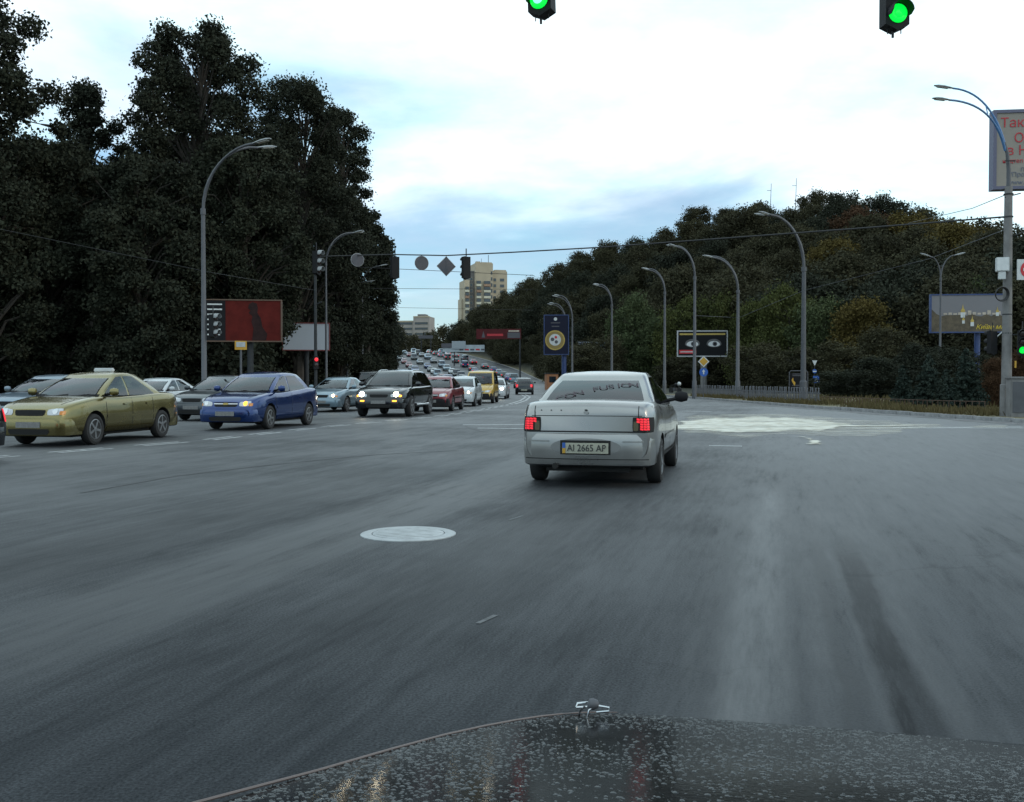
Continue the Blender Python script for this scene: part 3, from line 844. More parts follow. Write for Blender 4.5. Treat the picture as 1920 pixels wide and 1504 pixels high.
# ---- wooded hill
hill_types = [tree_meshes(160 + k, 12.5, 5.0, .10, n_blob=32, n_leaf=19000, leaf=.38, blob=.36) for k in range(6)]
hr = random.Random(5)
hill_n = 0
rows = 8
for r in range(rows):
    t = [0.03, .16, .3, .44, .58, .72, .87, 1.0][r]
    u = -.052 + hr.uniform(0, .01)
    while u < .56:
        yb, yr = float(hill_base(u)), float(hill_ridge(u))
        Y = yb + (yr - yb) * t + (hr.uniform(-4, 4) if t < 1 else hr.uniform(-2, 1))
        X = u * Y
        step = hr.uniform(6.4, 9.2) / Y
        u += step
        if X < float(edge_r(Y)) + 6: continue
        px = 960 + F_PX * X / Y
        z = ground_z(X, Y)
        yel = hr.random()
        mat, lab, grp = M['leaf_hill'], 'dark green tree in the dense wood covering the hill', 'trees of the wooded hill'
        s = hr.uniform(.80, 1.12) * (1.0 if t < 1 else .98)
        if (1690 < px < 1850 and .55 < t < .95 and yel < .6) or (1470 < px < 1600 and .28 < t < .5 and yel < .6):
            mat, lab, grp = M['leaf_yellow'], 'yellowing tree among the green trees of the hill', 'yellowing trees on the hill'
        elif 1580 < px < 1660 and .6 < t < .9 and yel < .5:
            mat, lab, grp = M['leaf_brown'], 'reddish brown tree high on the hill above the lamp posts', 'reddish trees on the hill'
        elif yel < .25:
            mat = M['leaf_dark']
        put_tree('hill_tree', hill_types[hr.randrange(6)], mat, lab, (X, Y, z - .2), hr.uniform(0, 6.28), s * hr.uniform(.95, 1.2), s, grp)
        hill_n += 1

# ---- trees at the foot of the hill, along the right pavement
foot_types = [tree_meshes(190 + k, 10, 4.3, .04, n_blob=40, n_leaf=24000, leaf=.29, blob=.33) for k in range(3)]
willow = tree_meshes(195, 12, 4.0, .10, n_blob=44, n_leaf=26000, leaf=.30, blob=.34, droop=.55)
def foot(x, ytop, Y, wpx, mat, lab, kind, name='roadside_tree', cat='tree'):
    p = F_PX / Y; g = ground_z((x - 960) / p, Y); H = CAM_H + (HORIZON - ytop) / p - g
    base_h, base_r = (12, 4.0) if kind is willow else (10, 4.3)
    put_tree(name, kind, mat, lab, ((x - 960) / p, Y, g - .1), x * .7, wpx / 2 / p / base_r, H / base_h, None, cat)
foot(1188, 546, 142, 110, M['leaf_willow'], 'pale green willow behind the advert boards, rounded crown', willow, 'willow_tree')
foot(1232, 590, 138, 90, M['leaf_willow'], 'lower pale tree between the willow and the eye billboard', willow, 'willow_tree')
foot(1285, 556, 134, 110, M['leaf_light'], 'light green tree directly behind the eye billboard', foot_types[0])
foot(1348, 548, 132, 100, M['leaf_light'], 'light green tree right of the eye billboard', foot_types[1])
foot(1412, 566, 116, 110, M['leaf_light'], 'green tree between the two tall lamp posts by the fence', foot_types[2])
foot(1478, 534, 110, 140, M['leaf_light'], 'yellow green tree behind the nearest curved lamp post', foot_types[0])
foot(1545, 556, 104, 130, M['leaf_willow'], 'grey green tree right of the nearest curved lamp post', foot_types[1])
foot(1618, 562, 96, 150, M['leaf_yellow'], 'yellow tipped tree in the middle of the roadside thicket', foot_types[2])
foot(1560, 640, 84, 150, M['leaf_hill'], 'dark bushy tree above the pedestrian crossing sign', foot_types[0])
foot(1668, 610, 84, 130, M['leaf_hill'], 'dark bushy tree left of the skyline billboard', foot_types[1])
foot(1420, 640, 92, 130, M['leaf_hill'], 'dark bush behind the picket fence, left of the lamp post', foot_types[1], 'roadside_bush', 'bush')
foot(1350, 660, 122, 120, M['leaf_hill'], 'dark bush behind the diamond road sign', foot_types[2], 'roadside_bush', 'bush')
foot(1490, 650, 86, 120, M['leaf_hill'], 'dark bush behind the framed advert stand', foot_types[0], 'roadside_bush', 'bush')
foot(1640, 668, 66, 120, M['leaf_dark'], 'dark low bush left of the small spruces', foot_types[2], 'roadside_bush', 'bush')
foot(1730, 640, 70, 120, M['leaf_dark'], 'dark bush under the skyline billboard', foot_types[1], 'roadside_bush', 'bush')
foot(1845, 520, 100, 120, M['leaf_willow'], 'grey green tree behind the skyline billboard', foot_types[0])
foot(1868, 668, 44, 60, M['leaf_brown'], 'rusty brown shrub beside the concrete pole', foot_types[2], 'rusty_shrub', 'shrub')
foot(1925, 640, 46, 80, M['leaf_brown'], 'rusty brown shrub behind the grey cabinet', foot_types[1], 'rusty_shrub', 'shrub')
foot(1800, 650, 62, 130, M['leaf_dark'], 'dark shrub mass behind the spruces', foot_types[0], 'roadside_bush', 'bush')
foot(1590, 690, 70, 130, M['leaf_dark'], 'dark low shrub behind the rusty low fence', foot_types[1], 'roadside_bush', 'bush')
foot(1272, 668, 128, 110, M['leaf_hill'], 'dark bush under the eye billboard', foot_types[0], 'roadside_bush', 'bush')
foot(1168, 676, 150, 120, M['leaf_hill'], 'dark bush under the white and blue billboard', foot_types[2], 'roadside_bush', 'bush')

def spruce(x, ytop, ybase, wpx, label, seed):
    b = gpt(x, ybase); p = F_PX / b.y; H = (ybase - ytop) / p; Rb = wpx / 2 / p
    rd = np.random.default_rng(seed)
    t = thing('spruce_tree', label, 'spruce', (b.x, b.y, .05))
    MB().tube([(0, 0, -.1), (0, 0, H * .97)], [.05 + H * .012, .01], 7).build('trunk', M['bark'], t, fix=False)
    qs = []
    n = int(H * 7)
    for i in range(n):
        f = i / n; z = H * (.06 + .92 * f); rr = Rb * (1 - f) ** .85 + .04
        for a in rd.uniform(0, 6.283, max(5, int(15 * (1 - f) + 4))):
            L = rr * rd.uniform(.7, 1.12); m = max(3, int(L / .045))
            s = np.linspace(.05, 1, m)
            c = np.stack([np.cos(a) * L * s, np.sin(a) * L * s, z - L * .30 * s + .12 * L * s ** 3], 1)
            for _ in range(2): qs.append(c + rd.normal(0, .03, c.shape))
    global rng
    rng = rd
    link('crown', quad_soup('crown', leaf_quads(np.concatenate(qs), .15)), M['needle'], t)
spruce(1693, 682, 760, 52, 'small spruce on the verge, leftmost of the row by the road', 301)
spruce(1741, 662, 768, 74, 'spruce second in the row, left of the signal pole', 302)
spruce(1812, 650, 771, 84, 'widest dark spruce just left of the concrete pole', 303)
spruce(1775, 690, 762, 50, 'short spruce between the two wider spruces', 304)

# thicket between the uphill road and the hill
for k in range(34):
    Y = 128 + k * 6.3
    X = float(edge_r(Y)) + 2.6 + (k * 3.7) % 4
    put_tree('verge_shrub', foot_types[k % 3], M['leaf_hill'], 'dark shrub along the uphill road at the foot of the hill', (X, Y, ground_z(X, Y) - .1), k * 1.7, random.uniform(.7, 1.0), random.uniform(.45, .75), 'shrubs along the uphill road', 'shrub')
# far trees over the crest
far_tree = [tree_meshes(210 + k, 13, 6, .06, n_blob=26, n_leaf=3600, leaf=.85, blob=.38) for k in range(2)]
for k, (x, ytop, Y, lab) in enumerate(((752, 622, 470, 'far tree below the grey low building'), (778, 628, 440, 'far tree above the head of the traffic jam'), (808, 622, 490, 'far tree over the crest, left of the gap'), (832, 612, 470, 'far tree over the crest, middle one'), (858, 618, 500, 'far tree at the foot of the apartment tower'), (740, 610, 440, 'far dark tree left of the grey low building'), (845, 640, 400, 'low far tree behind the white overhead banner'), (795, 645, 410, 'low far tree behind the jammed cars'), (884, 612, 420, 'far tree in front of the apartment tower'))):
    p = F_PX / Y; g = ground_z((x - 960) / p, Y); H = CAM_H + (HORIZON - ytop) / p - g
    put_tree('far_tree', far_tree[k % 2], M['leaf_hill'], lab, ((x - 960) / p, Y, g - .2), k, max(.7, H / 13), H / 13)

# dry grass on the right verge
def make_grass():
    rd = np.random.default_rng(3)
    n = 16000
    Y = rd.uniform(29, 72, n); off = rd.uniform(.2, 1, n) ** 1.5 * rd.choice([3.0, 14.0], n) + .35
    X = edge_r(Y) + off
    keep = np.sin(X * .9 + Y * .5) + np.sin(X * .37 - Y * .83) + rd.normal(0, .5, n) > -.3
    X, Y = X[keep], Y[keep]; n = len(X)
    Z = road_z(Y) + .06 + hill_h(X, Y)
    h = rd.uniform(.08, .32, n); a = rd.uniform(0, 6.28, n); w = rd.uniform(.02, .05, n)
    lx, ly = rd.normal(0, .07, n), rd.normal(0, .07, n)
    c, s = np.cos(a) * w, np.sin(a) * w
    q = np.stack([np.stack([X - c, Y - s, Z], 1), np.stack([X + c, Y + s, Z], 1), np.stack([X + c * .3 + lx, Y + s * .3 + ly, Z + h], 1), np.stack([X - c * .3 + lx, Y - s * .3 + ly, Z + h], 1)], 1)
    tag(stuff(link('verge_grass', quad_soup('verge_grass', q), M['grass'])), 'dry yellowish grass tufts along the right verge', 'grass')
make_grass()
# ------------------------------------------------------------------ text helper
def text_mesh(body, size, align='LEFT', depth=.004, shear=0.0):
    cu = bpy.data.curves.new('lettering', 'FONT')
    cu.body = body; cu.size = size; cu.extrude = depth; cu.align_x = align; cu.align_y = 'CENTER'; cu.shear = shear
    cu.resolution_u = 3
    o = bpy.data.objects.new('lettering_tmp', cu); col.objects.link(o)
    dg = bpy.context.evaluated_depsgraph_get()
    me = bpy.data.meshes.new_from_object(o.evaluated_get(dg))
    bpy.data.objects.remove(o); bpy.data.curves.remove(cu)
    me.materials.clear()
    return me
def put_text(body, size, mat, parent, x, y, z, align='LEFT', shear=0.0):
    """lettering facing -Y, standing upright"""
    me = text_mesh(body, size, align, .006, shear)
    o = link('lettering', me, mat, parent)
    o.location = (x, y, z); o.rotation_euler = (R(90), 0, 0)
    return o

# ------------------------------------------------------------------ buildings
def building_window(parent, x0, x1, z0, z1, y, frame, pane):
    w = MB().box(x0, x1, y - .12, y + .05, z0, z1).build('window', frame, parent)
    MB().box(x0 + .12, x1 - .12, y - .16, y - .10, z0 + .12, z1 - .12).build('pane', pane, w)
M['tower_wall'] = pmat('tower_panels', (.40, .34, .25), .85, var=.12, vscale=.25)
M['tower_dark'] = pmat('tower_recess', (.16, .15, .145), .85, var=.15, vscale=.3)
M['balcony_pale'] = pmat('balcony_pale', (.52, .50, .40), .8, var=.15, vscale=.5)
M['balcony_rust'] = pmat('balcony_rust', (.30, .19, .13), .8, var=.2, vscale=.5)
M['far_glass'] = pmat('far_window_glass', (.05, .06, .07), .15, spec=.6)
def tower():
    Y = 500.0; p = F_PX / Y
    X0 = (914 - 960) / p; g = 12.0
    t = thing('apartment_tower', 'tall beige apartment tower with stepped top and balcony columns over the hill', 'building', (X0, Y, g), R(14))
    fl = 3.0
    # wings: (x0, x1, y front, depth, height)
    def zpx(y): return CAM_H + (HORIZON - y) / p - g
    wings = ((-11.4, -8.9, 1.0, 14, zpx(526)), (-8.9, -6.0, 3.2, 14, zpx(508)), (-6.0, 3.0, .6, 15, zpx(494)), (3.0, 11.3, 4.5, 14, zpx(507)), (-12.3, -11.4, 5.0, 9, zpx(560)))
    for k, (x0, x1, y0, dp, h) in enumerate(wings):
        MB().box(x0, x1 - .01, y0, y0 + dp, -1, h).build('wall', M['tower_dark'] if k == 1 else M['tower_wall'], t)
    MB().box(-5.6, -3.4, .9, 3, zpx(494), zpx(491)).box(-2.9, 2.6, 1.2, 8, zpx(494), zpx(492)).build('parapet', M['tower_wall'], t)
    MB().box(5.0, 10.9, 5, 12, zpx(507), zpx(504)).build('parapet', M['tower_wall'], t)
    MB().tube([(1.4, 4, zpx(494)), (1.4, 4, zpx(477))], .14, 5).tube([(-2.2, 4, zpx(494)), (-2.2, 4, zpx(484))], .1, 5).build('antenna', M['dark_steel'], t)
    n = int((zpx(520)) / fl)
    for c, (bx0, bx1, by) in enumerate(((-11.2, -9.2, 1.0), (-5.6, -3.2, .6), (-1.8, 1.6, .6))):
        for k in range(2, n):
            z = k * fl
            if z + 2.6 > (zpx(530) if c == 0 else zpx(520)): break
            m = M['balcony_rust'] if (k * 7 + c * 3) % 5 == 0 else M['balcony_pale']
            b = MB().box(bx0, bx1, by - 1.1, by, z, z + 1.15).build('balcony', m, t)
            MB().box(bx0 + .15, bx1 - .15, by - 1.0, by - .02, z + 1.3, z + 2.7).build('glazing', M['far_glass'], b)
    for k in range(3, n + 4):
        z = k * fl
        for (x0, x1, y0, top) in ((-8.3, -6.9, 3.2, zpx(515)), (4.0, 5.6, 4.5, zpx(512)), (7.4, 9.8, 4.5, zpx(515)), (1.9, 2.7, .6, zpx(500))):
            if z + 1.7 < top: building_window(t, x0, x1, z, z + 1.7, y0, M['tower_wall'] if y0 > 1 else M['tower_dark'], M['far_glass'])
tower()
def low_block():
    Y = 620.0; p = F_PX / Y
    g = 12.3
    t = thing('office_block', 'grey flat roofed block far behind the trees, left of the tower', 'building', ((770 - 960) / p, Y, g), R(-8))
    h1, h2 = CAM_H + (HORIZON - 602) / p - g, CAM_H + (HORIZON - 594) / p - g
    m = pmat('office_wall', (.30, .27, .25), .85, var=.12, vscale=.2)
    MB().box(-16, 2, 0, 14, -1, h1).build('wall', m, t)
    MB().box(2.01, 12.2, -1, 14, -1, h2).build('wall', m, t)
    MB().box(4, 9, 2, 10, h2, h2 + 1.6).build('roof_box', M['tower_dark'], t)
    MB().box(-16.2, 2, -.25, 0, h1 - .6, h1 + .2).box(2.01, 12.4, -1.25, -1.0, h2 - .6, h2 + .2).build('cornice', M['tower_wall'], t)
    for k in range(3, 9):
        z = k * 3.3
        if z + 2 < h1: building_window(t, -15.4, 1.2, z, z + 1.7, 0, M['tower_wall'], M['far_glass'])
        if z + 2 < h2: building_window(t, 2.8, 11.4, z, z + 1.7, -1, M['tower_wall'], M['far_glass'])
low_block()
for (x, y0, y1, Y, lab) in ((1440, 376, 346, 236, 'thin radio mast on the hilltop, shorter one'), (1487, 372, 336, 232, 'thin radio mast on the hilltop, taller one')):
    b = at(x, y0, Y); tpt = at(x + 4, y1, Y)
    b.z = ground_z(b.x, b.y) - .2
    t = thing('radio_mast', lab, 'mast', b)
    MB().tube([(0, 0, 0), (tpt.x - b.x, 0, tpt.z - b.z)], [.12, .05], 6).build('pole', M['dark_steel'], t)
    MB().box(-.5, .5, -.04, .04, (tpt.z - b.z) * .9, (tpt.z - b.z) * .9 + .08).build('crossbar', M['dark_steel'], t)

# ------------------------------------------------------------------ lamp posts
def lamp_head(parent, p, d, size=1.0):
    d = d.normalized(); rz = math.atan2(d.y, d.x)
    pitch = -math.asin(max(-1, min(1, d.z)))
    h = MB()
    prof = [(-.05, .05, .03), (.1, .09, .05), (.35, .13, .075), (.6, .12, .07), (.78, .06, .03)]
    vs_, n = [], 10
    for (x, w, hh) in prof:
        for j in range(n):
            a = 2 * math.pi * j / n
            vs_.append((x * size, w * size * math.cos(a), hh * size * (math.sin(a) if math.sin(a) > 0 else .35 * math.sin(a))))
    fs_ = [(i * n + j, i * n + (j + 1) % n, (i + 1) * n + (j + 1) % n, (i + 1) * n + j) for i in range(len(prof) - 1) for j in range(n)]
    fs_ += [tuple(range(n)), tuple(range((len(prof) - 1) * n, len(prof) * n))]
    h.add(vs_, fs_)
    o = h.build('lamp_head', M['lamp_shell'], parent, True, 60)
    o.location = p; o.rotation_euler = (0, pitch, rz)
    g = MB().box(.18 * size, .66 * size, -.09 * size, .09 * size, -.045 * size, -.022 * size, bev=.008).build('diffuser', M['lamp_glass'], o)
    return o
def arc(p0, p1, rise, n=10):
    """arm that leaves p0 straight up and ends level at p1"""
    out = []
    for i in range(n + 1):
        a = i / n * math.pi / 2
        out.append(Vector((p0.x + (p1.x - p0.x) * (1 - math.cos(a)), p0.y + (p1.y - p0.y) * (1 - math.cos(a)), p0.z + (p1.z - p0.z) * math.sin(a))))
    return out
def lamp_post(loc, label, H, arms, r=.11, bend=.72, group=None, mat=None, hs=1.0, concrete=False):
    """arms: list of end offsets (dx, dy, z)"""
    t = thing('lamp_post', label, 'lamp post', loc, 0, group)
    hb = H * bend
    mat = mat or M['steel']
    MB().tube([(0, 0, -.3), (0, 0, 1.2), (0, 0, 1.25), (0, 0, hb)], [r * 1.35, r * 1.3, r, r * .72], 10).build('pole', mat, t, True, 40)
    MB().tube([(0, 0, hb - .12), (0, 0, hb + .12)], r * .95, 10).build('collar', mat, t, True, 40)
    for (dx, dy, z) in arms:
        pts = arc(Vector((0, 0, hb)), Vector((dx, dy, z)), 0)
        MB().tube(pts, [r * .6] * 4 + [r * .45] * (len(pts) - 4), 8).build('arm', mat, t, True, 40)
        d = pts[-1] - pts[-2]
        lamp_head(t, pts[-1], d + Vector((0, 0, .02)), hs)
    # brace tying the two arms together
    if len(arms) == 2:
        a = arc(Vector((0, 0, hb)), Vector(arms[0]), 0)[4]; b = arc(Vector((0, 0, hb)), Vector(arms[1]), 0)[4]
        MB().tube([a, (a + b) / 2 + Vector((0, 0, -.05)), b], .02, 5).build('brace', mat, t)
    return t
def post_at(x, Y, ytop, label, dpx, r=.12, bend=.72, **kw):
    p = F_PX / Y; X = (x - 960) / p; g = ground_z(X, Y)
    H = CAM_H + (HORIZON - ytop) / p - g
    dx = dpx / p
    return lamp_post((X, Y, g), label, H, [(dx, -1.0, H - .35), (dx * .82, 1.2, H)], r, bend, **kw)
post_at(1506, 56, 398, 'nearest curved twin lamp post behind the picket fence', -72, .15, bend=.70)
post_at(1383, 73.5, 478, 'curved twin lamp post between the fence and eye billboard', -52, .14, bend=.74)
post_at(1302, 68, 458, 'curved twin lamp post standing in front of the eye billboard', -38, .12, bend=.78)
post_at(1246, 83, 502, 'curved twin lamp post left of the eye billboard', -32, .12, bend=.80)
post_at(1147, 98, 532, 'curved twin lamp post in front of the white and blue billboard', -26, .12, bend=.80)
post_at(1073, 112, 553, 'curved twin lamp post touching the dark portrait billboard', -28, .12, bend=.74)
post_at(1061, 132, 568, 'curved twin lamp post hidden behind the dark portrait billboard', -26, .12, bend=.76)
post_at(383, 39, 266, 'tall curved twin lamp post beside the red billboard, left pavement', 108, .105, bend=.74)
post_at(612, 62, 432, 'curved twin lamp post half hidden in leaves by the signal pole', 56, .08, bend=.80)
for k, (x, Y, yt, lab) in enumerate(((680, 92, 500, 'first plain lamp post uphill of the white billboard'), (651, 84, 530, 'thin lamp post right beside the white billboard'), (694, 122, 560, 'second lamp post in the receding row, left pavement'), (706, 150, 590, 'third lamp post in the receding row, left pavement'), (716, 182, 600, 'fourth lamp post in the receding row, left pavement'), (724, 215, 612, 'fifth lamp post in the receding row, left pavement'))):
    X = min((x - 960) * Y / F_PX, float(edge_l(Y)) - .8)
    p = F_PX / Y
    H = CAM_H + (HORIZON - yt) / p - float(road_z(Y))
    lamp_post((X, Y, float(road_z(Y))), lab, H, [(1.6, -.2, H)], .09, .85)
# double armed lamp before the skyline billboard
p = F_PX / 74; g = ground_z((1762 - 960) / p, 74); H = CAM_H + (HORIZON - 482) / p - g
lamp_post(((1762 - 960) / p, 74, g), 'slim lamp post with two spread arms before the skyline billboard', H, [(-20 / p, 0, H), (26 / p, 0, H + .1)], .09, .84)

# ------------------------------------------------------------------ signal heads
def signal_head(loc, rz, label, lit=False, cat='traffic light', tilt=0.0, scale=1.0, face_mat=None):
    """three lamp signal, facing -Y before rotation; origin at its bottom"""
    t = thing('traffic_light', label, cat, loc, rz)
    t.rotation_euler = (0, tilt, rz)
    t.scale = (scale,) * 3
    W, D, S = .175, .11, .34
    out = [(-W, .06), (0, -.02), (W, .06), (W, 3 * S - .02), (-W, 3 * S - .02)]
    MB().prism(out, -D, D, 'Y').build('housing', M['black'], t)
    MB().tube([(0, .02, 3 * S - .05), (0, .02, 3 * S + .35)], .025, 6).build('hanger', M['dark_steel'], t)
    for k in range(3):
        z = S * (k + .5) + .06 - .02
        mat = M['lens_dark']
        if lit and k == 0: mat = M['green_lit']
        o = MB().lathe([(.135, -D - .005), (.13, -D - .03), (.09, -D - .05), (0, -D - .058)], 20, 'Y').build('lens', mat, t, True, 60)
        o.location = (0, 0, z)
        if lit and k == 0:
            c = MB().lathe([(.075, -D - .052), (.06, -D - .066), (0, -D - .072)], 16, 'Y').build('lamp_glow', M['green_core'] if lit == 'core' else M['green_lit'], o, True, 60)
        # hood over each lens
        vs_, fs_, n = [], [], 12
        for i in range(n + 1):
            a = math.pi * (-.08 + 1.16 * i / n)
            for rr in (.146, .156):
                L = .20 if 0 < i < n else .12
                vs_ += [(rr * math.cos(a), -D, rr * math.sin(a)), (rr * math.cos(a), -D - L, rr * math.sin(a) - .01)]
        for i in range(n):
            b = i * 4
            fs_ += [(b, b + 1, b + 5, b + 4), (b + 2, b + 6, b + 7, b + 3), (b + 1, b + 3, b + 7, b + 5)]
        m = MB(); m.add(vs_, fs_)
        v = m.build('visor', M['black'], t)
        v.location = (0, 0, z)
    if lit:
        MB().tube([(-.02, 0, 0), (-.02, 0, -.10)], .018, 6).tube([(-.1, 0, .04), (-.1, 0, -.05)], .008, 5).tube([(.1, 0, .05), (.1, 0, -.04)], .008, 5).build('drain_stub', M['dark_steel'], t)
    return t
a = at(1016, 37, 14.5); signal_head((a.x, a.y, a.z), R(-22), 'green traffic light hanging at the top, nearer the picture middle', lit='core', tilt=R(-2))
b = at(1671, 63, 14.5); signal_head((b.x, b.y, b.z), R(4), 'green traffic light hanging at the top right above the lamp arms', lit='green')
wz = a.z + 1.37
def cable(name, label, pts, r=.012, sag=0.0, n=14, mat=None, cat='cable'):
    P = []
    for i, (s, e) in enumerate(zip(pts, pts[1:])):
        for k in range(n + (i == len(pts) - 2)):
            t = k / n
            q = Vector(s).lerp(Vector(e), t); q.z -= sag * 4 * t * (1 - t)
            P.append(q)
    o = MB().tube(P, r, 5).build(name, mat or M['cable'], None, True, 60)
    return tag(o, label, cat)
cable('span_wire', 'wire above the picture top carrying the two green lights', [(-24, 14.5, wz + .5), (a.x, 14.5, wz), (b.x, 14.5, b.z + 1.37), (27, 14.5, wz + .5)], .012)

# span wire across the junction with heads and signs seen from behind
YR = 33.2
RP = Vector(((1887 - 960) / F_PX * YR, YR, 0.0))      # concrete pole
LP = Vector(((592 - 960) / F_PX * 52, 52, 0.0))       # signal pole on the left
def on_span(x, ypx):
    """point of the wire's vertical plane seen at this pixel"""
    u = (x - 960) / F_PX
    d = RP - LP
    t = (u * LP.y - LP.x) / (d.x - u * d.y)
    Y = LP.y + d.y * t
    return at(x, ypx, Y)
w_pts = [on_span(592, 482), on_span(735, 478), on_span(837, 480), on_span(960, 474), on_span(1120, 465), on_span(1300, 452), on_span(1600, 430), on_span(1880, 408)]
cable('span_wire', 'thick black wire across the junction carrying the signs and signals', w_pts, .03, n=5)
def fac(P): return math.atan2(d_.y, d_.x)
d_ = RP - LP
away = R(180) + R(28)
for (x, y1, y0, lab) in ((741, 480, 524, 'unlit traffic light seen from behind, hanging beside the leaves'), (874, 480, 524, 'unlit traffic light seen from behind, hanging before the apartment tower')):
    q = on_span(x, y0)
    s = (y0 - y1) / (F_PX / q.y) / 1.06
    signal_head((q.x, q.y, q.z), away, lab, scale=s)
def hung_sign(x, y0, y1, kind, lab):
    q = on_span(x, (y0 + y1) / 2); p = F_PX / q.y; r = (y1 - y0) / 2 / p
    t = thing('road_sign', lab, 'road sign', q, R(20))
    if kind == 'disc':
        MB().lathe([(r, -.02), (r, .02), (r * .96, .03), (0, .03)], 32, 'Y').build('plate', M['sign_back'], t)
        MB().lathe([(r * 1.04, -.008), (r * 1.04, .008)], 32, 'Y').build('rim', M['white'], t)
    else:
        MB().prism([(-r, 0), (0, -r), (r, 0), (0, r)], -.02, .02, 'Y').build('plate', M['sign_back'], t)
        k = 1.05
        MB().prism([(-r * k, 0), (0, -r * k), (r * k, 0), (0, r * k)], -.008, .008, 'Y').build('rim', M['white'], t)
        MB().box(-.012, .012, -.035, -.02, -r * .95, r * .95).build('stiffener', M['steel'], t)
    top = on_span(x, 479)
    MB().tube([(0, 0, r * .9), (0, 0, top.z - q.z)], .012, 5).build('hanger', M['dark_steel'], t)
hung_sign(791, 481, 507, 'disc', 'round sign seen from behind, hanging from the junction wire')
hung_sign(837, 482, 518, 'diamond', 'diamond sign seen from behind, hanging from the junction wire')
hung_sign(671, 476, 500, 'disc', 'faint round sign from behind, hanging in front of the leaves')
for (y0, y1, Y, lab) in ((500, 517, 75, 'thin wire just under the hanging signs'), (541, 543, 95, 'thin wire crossing the blue sky, middle one'), (575, 582, 118, 'lowest thin wire crossing the blue sky gap')):
    cable('overhead_wire', lab, [at(640, y0, Y), at(1000, y1, Y * 1.03)], .02, n=8)
cable('overhead_wire', 'drooping pale wire swung across the hillside to the concrete pole', [at(1302, 592, 68), at(1385, 596, 73), at(1506, 545, 56), at(1740, 486, 45), at(1880, 432, 33.4)], .013, n=4, mat=M['steel'])
cable('overhead_wire', 'short wire running up to the concrete pole below the billboard', [at(1700, 420, 60), at(1820, 392, 42), at(1884, 366, 33.4)], .015, n=5)
cable('overhead_wire', 'faint wire slanting through the dark wood on the left', [at(0, 430, 44), at(400, 512, 40), at(592, 545, 52)], .009, n=8)
cable('overhead_wire', 'thin wire leaving the concrete pole at the right edge', [at(1888, 445, 33.4), at(1990, 415, 30)], .015, n=5)

# left signal pole
t = thing('signal_pole', 'thin dark signal pole before the white billboard', 'pole', LP)
MB().tube([(0, 0, -.3), (0, 0, 7.9)], [.09, .07], 9).build('shaft', M['dark_steel'], t, True, 40)
MB().tube([(0, 0, 5.2), (.35, -.1, 5.35)], .03, 6).build('bracket', M['dark_steel'], t)
M['visor_sky_glint'] = pmat('visor_sky_glint', (.26, .27, .28), .35, var=.1)  # sky reflected on the dark visors, put into a paler colour
def side_head(x, y0, y1, Y, lab, rz):
    q = at(x, y1, Y); s = (y1 - y0) * Y / F_PX / 1.0
    h = signal_head((q.x, q.y, q.z), rz, lab, scale=s)
    for c in h.children:
        if c.name.startswith('visor'): c.data.materials[0] = M['visor_sky_glint']
side_head(595, 472, 516, 52, 'unlit traffic light with sky glint painted on its hoods on the left signal pole', R(70))
side_head(401, 590, 634, 39, 'unlit traffic light with sky glint painted on its hoods beside the tall lamp post', R(70))
pr = thing('pedestrian_light', 'small red pedestrian light low on the left signal pole', 'traffic light', (LP.x + .03, LP.y - .12, 1.9), R(30))
MB().box(-.13, .13, -.09, .09, -.05, .62, bev=.015).build('housing', M['black'], pr)
MB().lathe([(.1, -.09), (.1, -.12), (0, -.13)], 16, 'Y').build('lens', M['tail_lit'], pr).location = (0, 0, .45)
MB().lathe([(.1, -.09), (.1, -.12), (0, -.13)], 16, 'Y').build('lens', M['lens_dark'], pr).location = (0, 0, .17)

# ------------------------------------------------------------------ concrete pole on the right with its fittings
cp = thing('concrete_pole', 'grey concrete pole with curved lamp arms at the right edge', 'pole', RP)
pz = lambda y: CAM_H + (HORIZON - y) / F_PX * YR
mxp = lambda x: (x - 1887) / F_PX * YR
MB().tube([(0, 0, -.3), (0, 0, pz(722)), (0, 0, pz(720)), (0, 0, pz(352))], [.21, .20, .165, .125], 14).build('shaft', M['concrete'], cp, True, 40)
MB().tube([(0, 0, pz(353)), (0, 0, pz(320)), (mxp(1884), 0, pz(290)), (mxp(1878), 0, pz(270))], [.075, .07, .06, .055], 8).build('mast', M['steel'], cp, True, 40)
def bez(P, n=14):
    P = [Vector(p) for p in P]; o = []
    for i in range(n + 1):
        t = i / n
        o.append(P[0] * (1 - t) ** 3 + P[1] * 3 * t * (1 - t) ** 2 + P[2] * 3 * t * t * (1 - t) + P[3] * t ** 3)
    return o
M['arm_blue'] = pmat('arm_blue', (.06, .16, .34), .5, var=.15)
a1 = bez([(mxp(1878), 0, pz(270)), (mxp(1862), 0, pz(215)), (mxp(1835), .1, pz(172)), (mxp(1786), .2, pz(166))])
a2 = bez([(mxp(1880), 0, pz(285)), (mxp(1862), -.2, pz(232)), (mxp(1820), -.6, pz(204)), (mxp(1752), -.9, pz(205))])
for a_ in (a1, a2):
    MB().tube(a_, [.045] * 5 + [.032] * (len(a_) - 5), 8).build('arm', M['arm_blue'], cp, True, 40)
    lamp_head(cp, a_[-1], a_[-1] - a_[-2], .78)
MB().tube([a1[7], (a1[7] + a2[7]) / 2 + Vector((.04, 0, -.12)), a2[7]], .018, 6).build('brace', M['arm_blue'], cp)
MB().box(mxp(1874), mxp(1894), -.2, -.17, pz(307), pz(305)).build('crossbar', M['dark_steel'], cp)
MB().tube([(-.13, -.05, pz(372)), (.5, .2, pz(362))], .02, 5).tube([(.13, 0, pz(353)), (-.3, 0, pz(358))], .02, 5).build('insulator_bar', M['dark_steel'], cp)
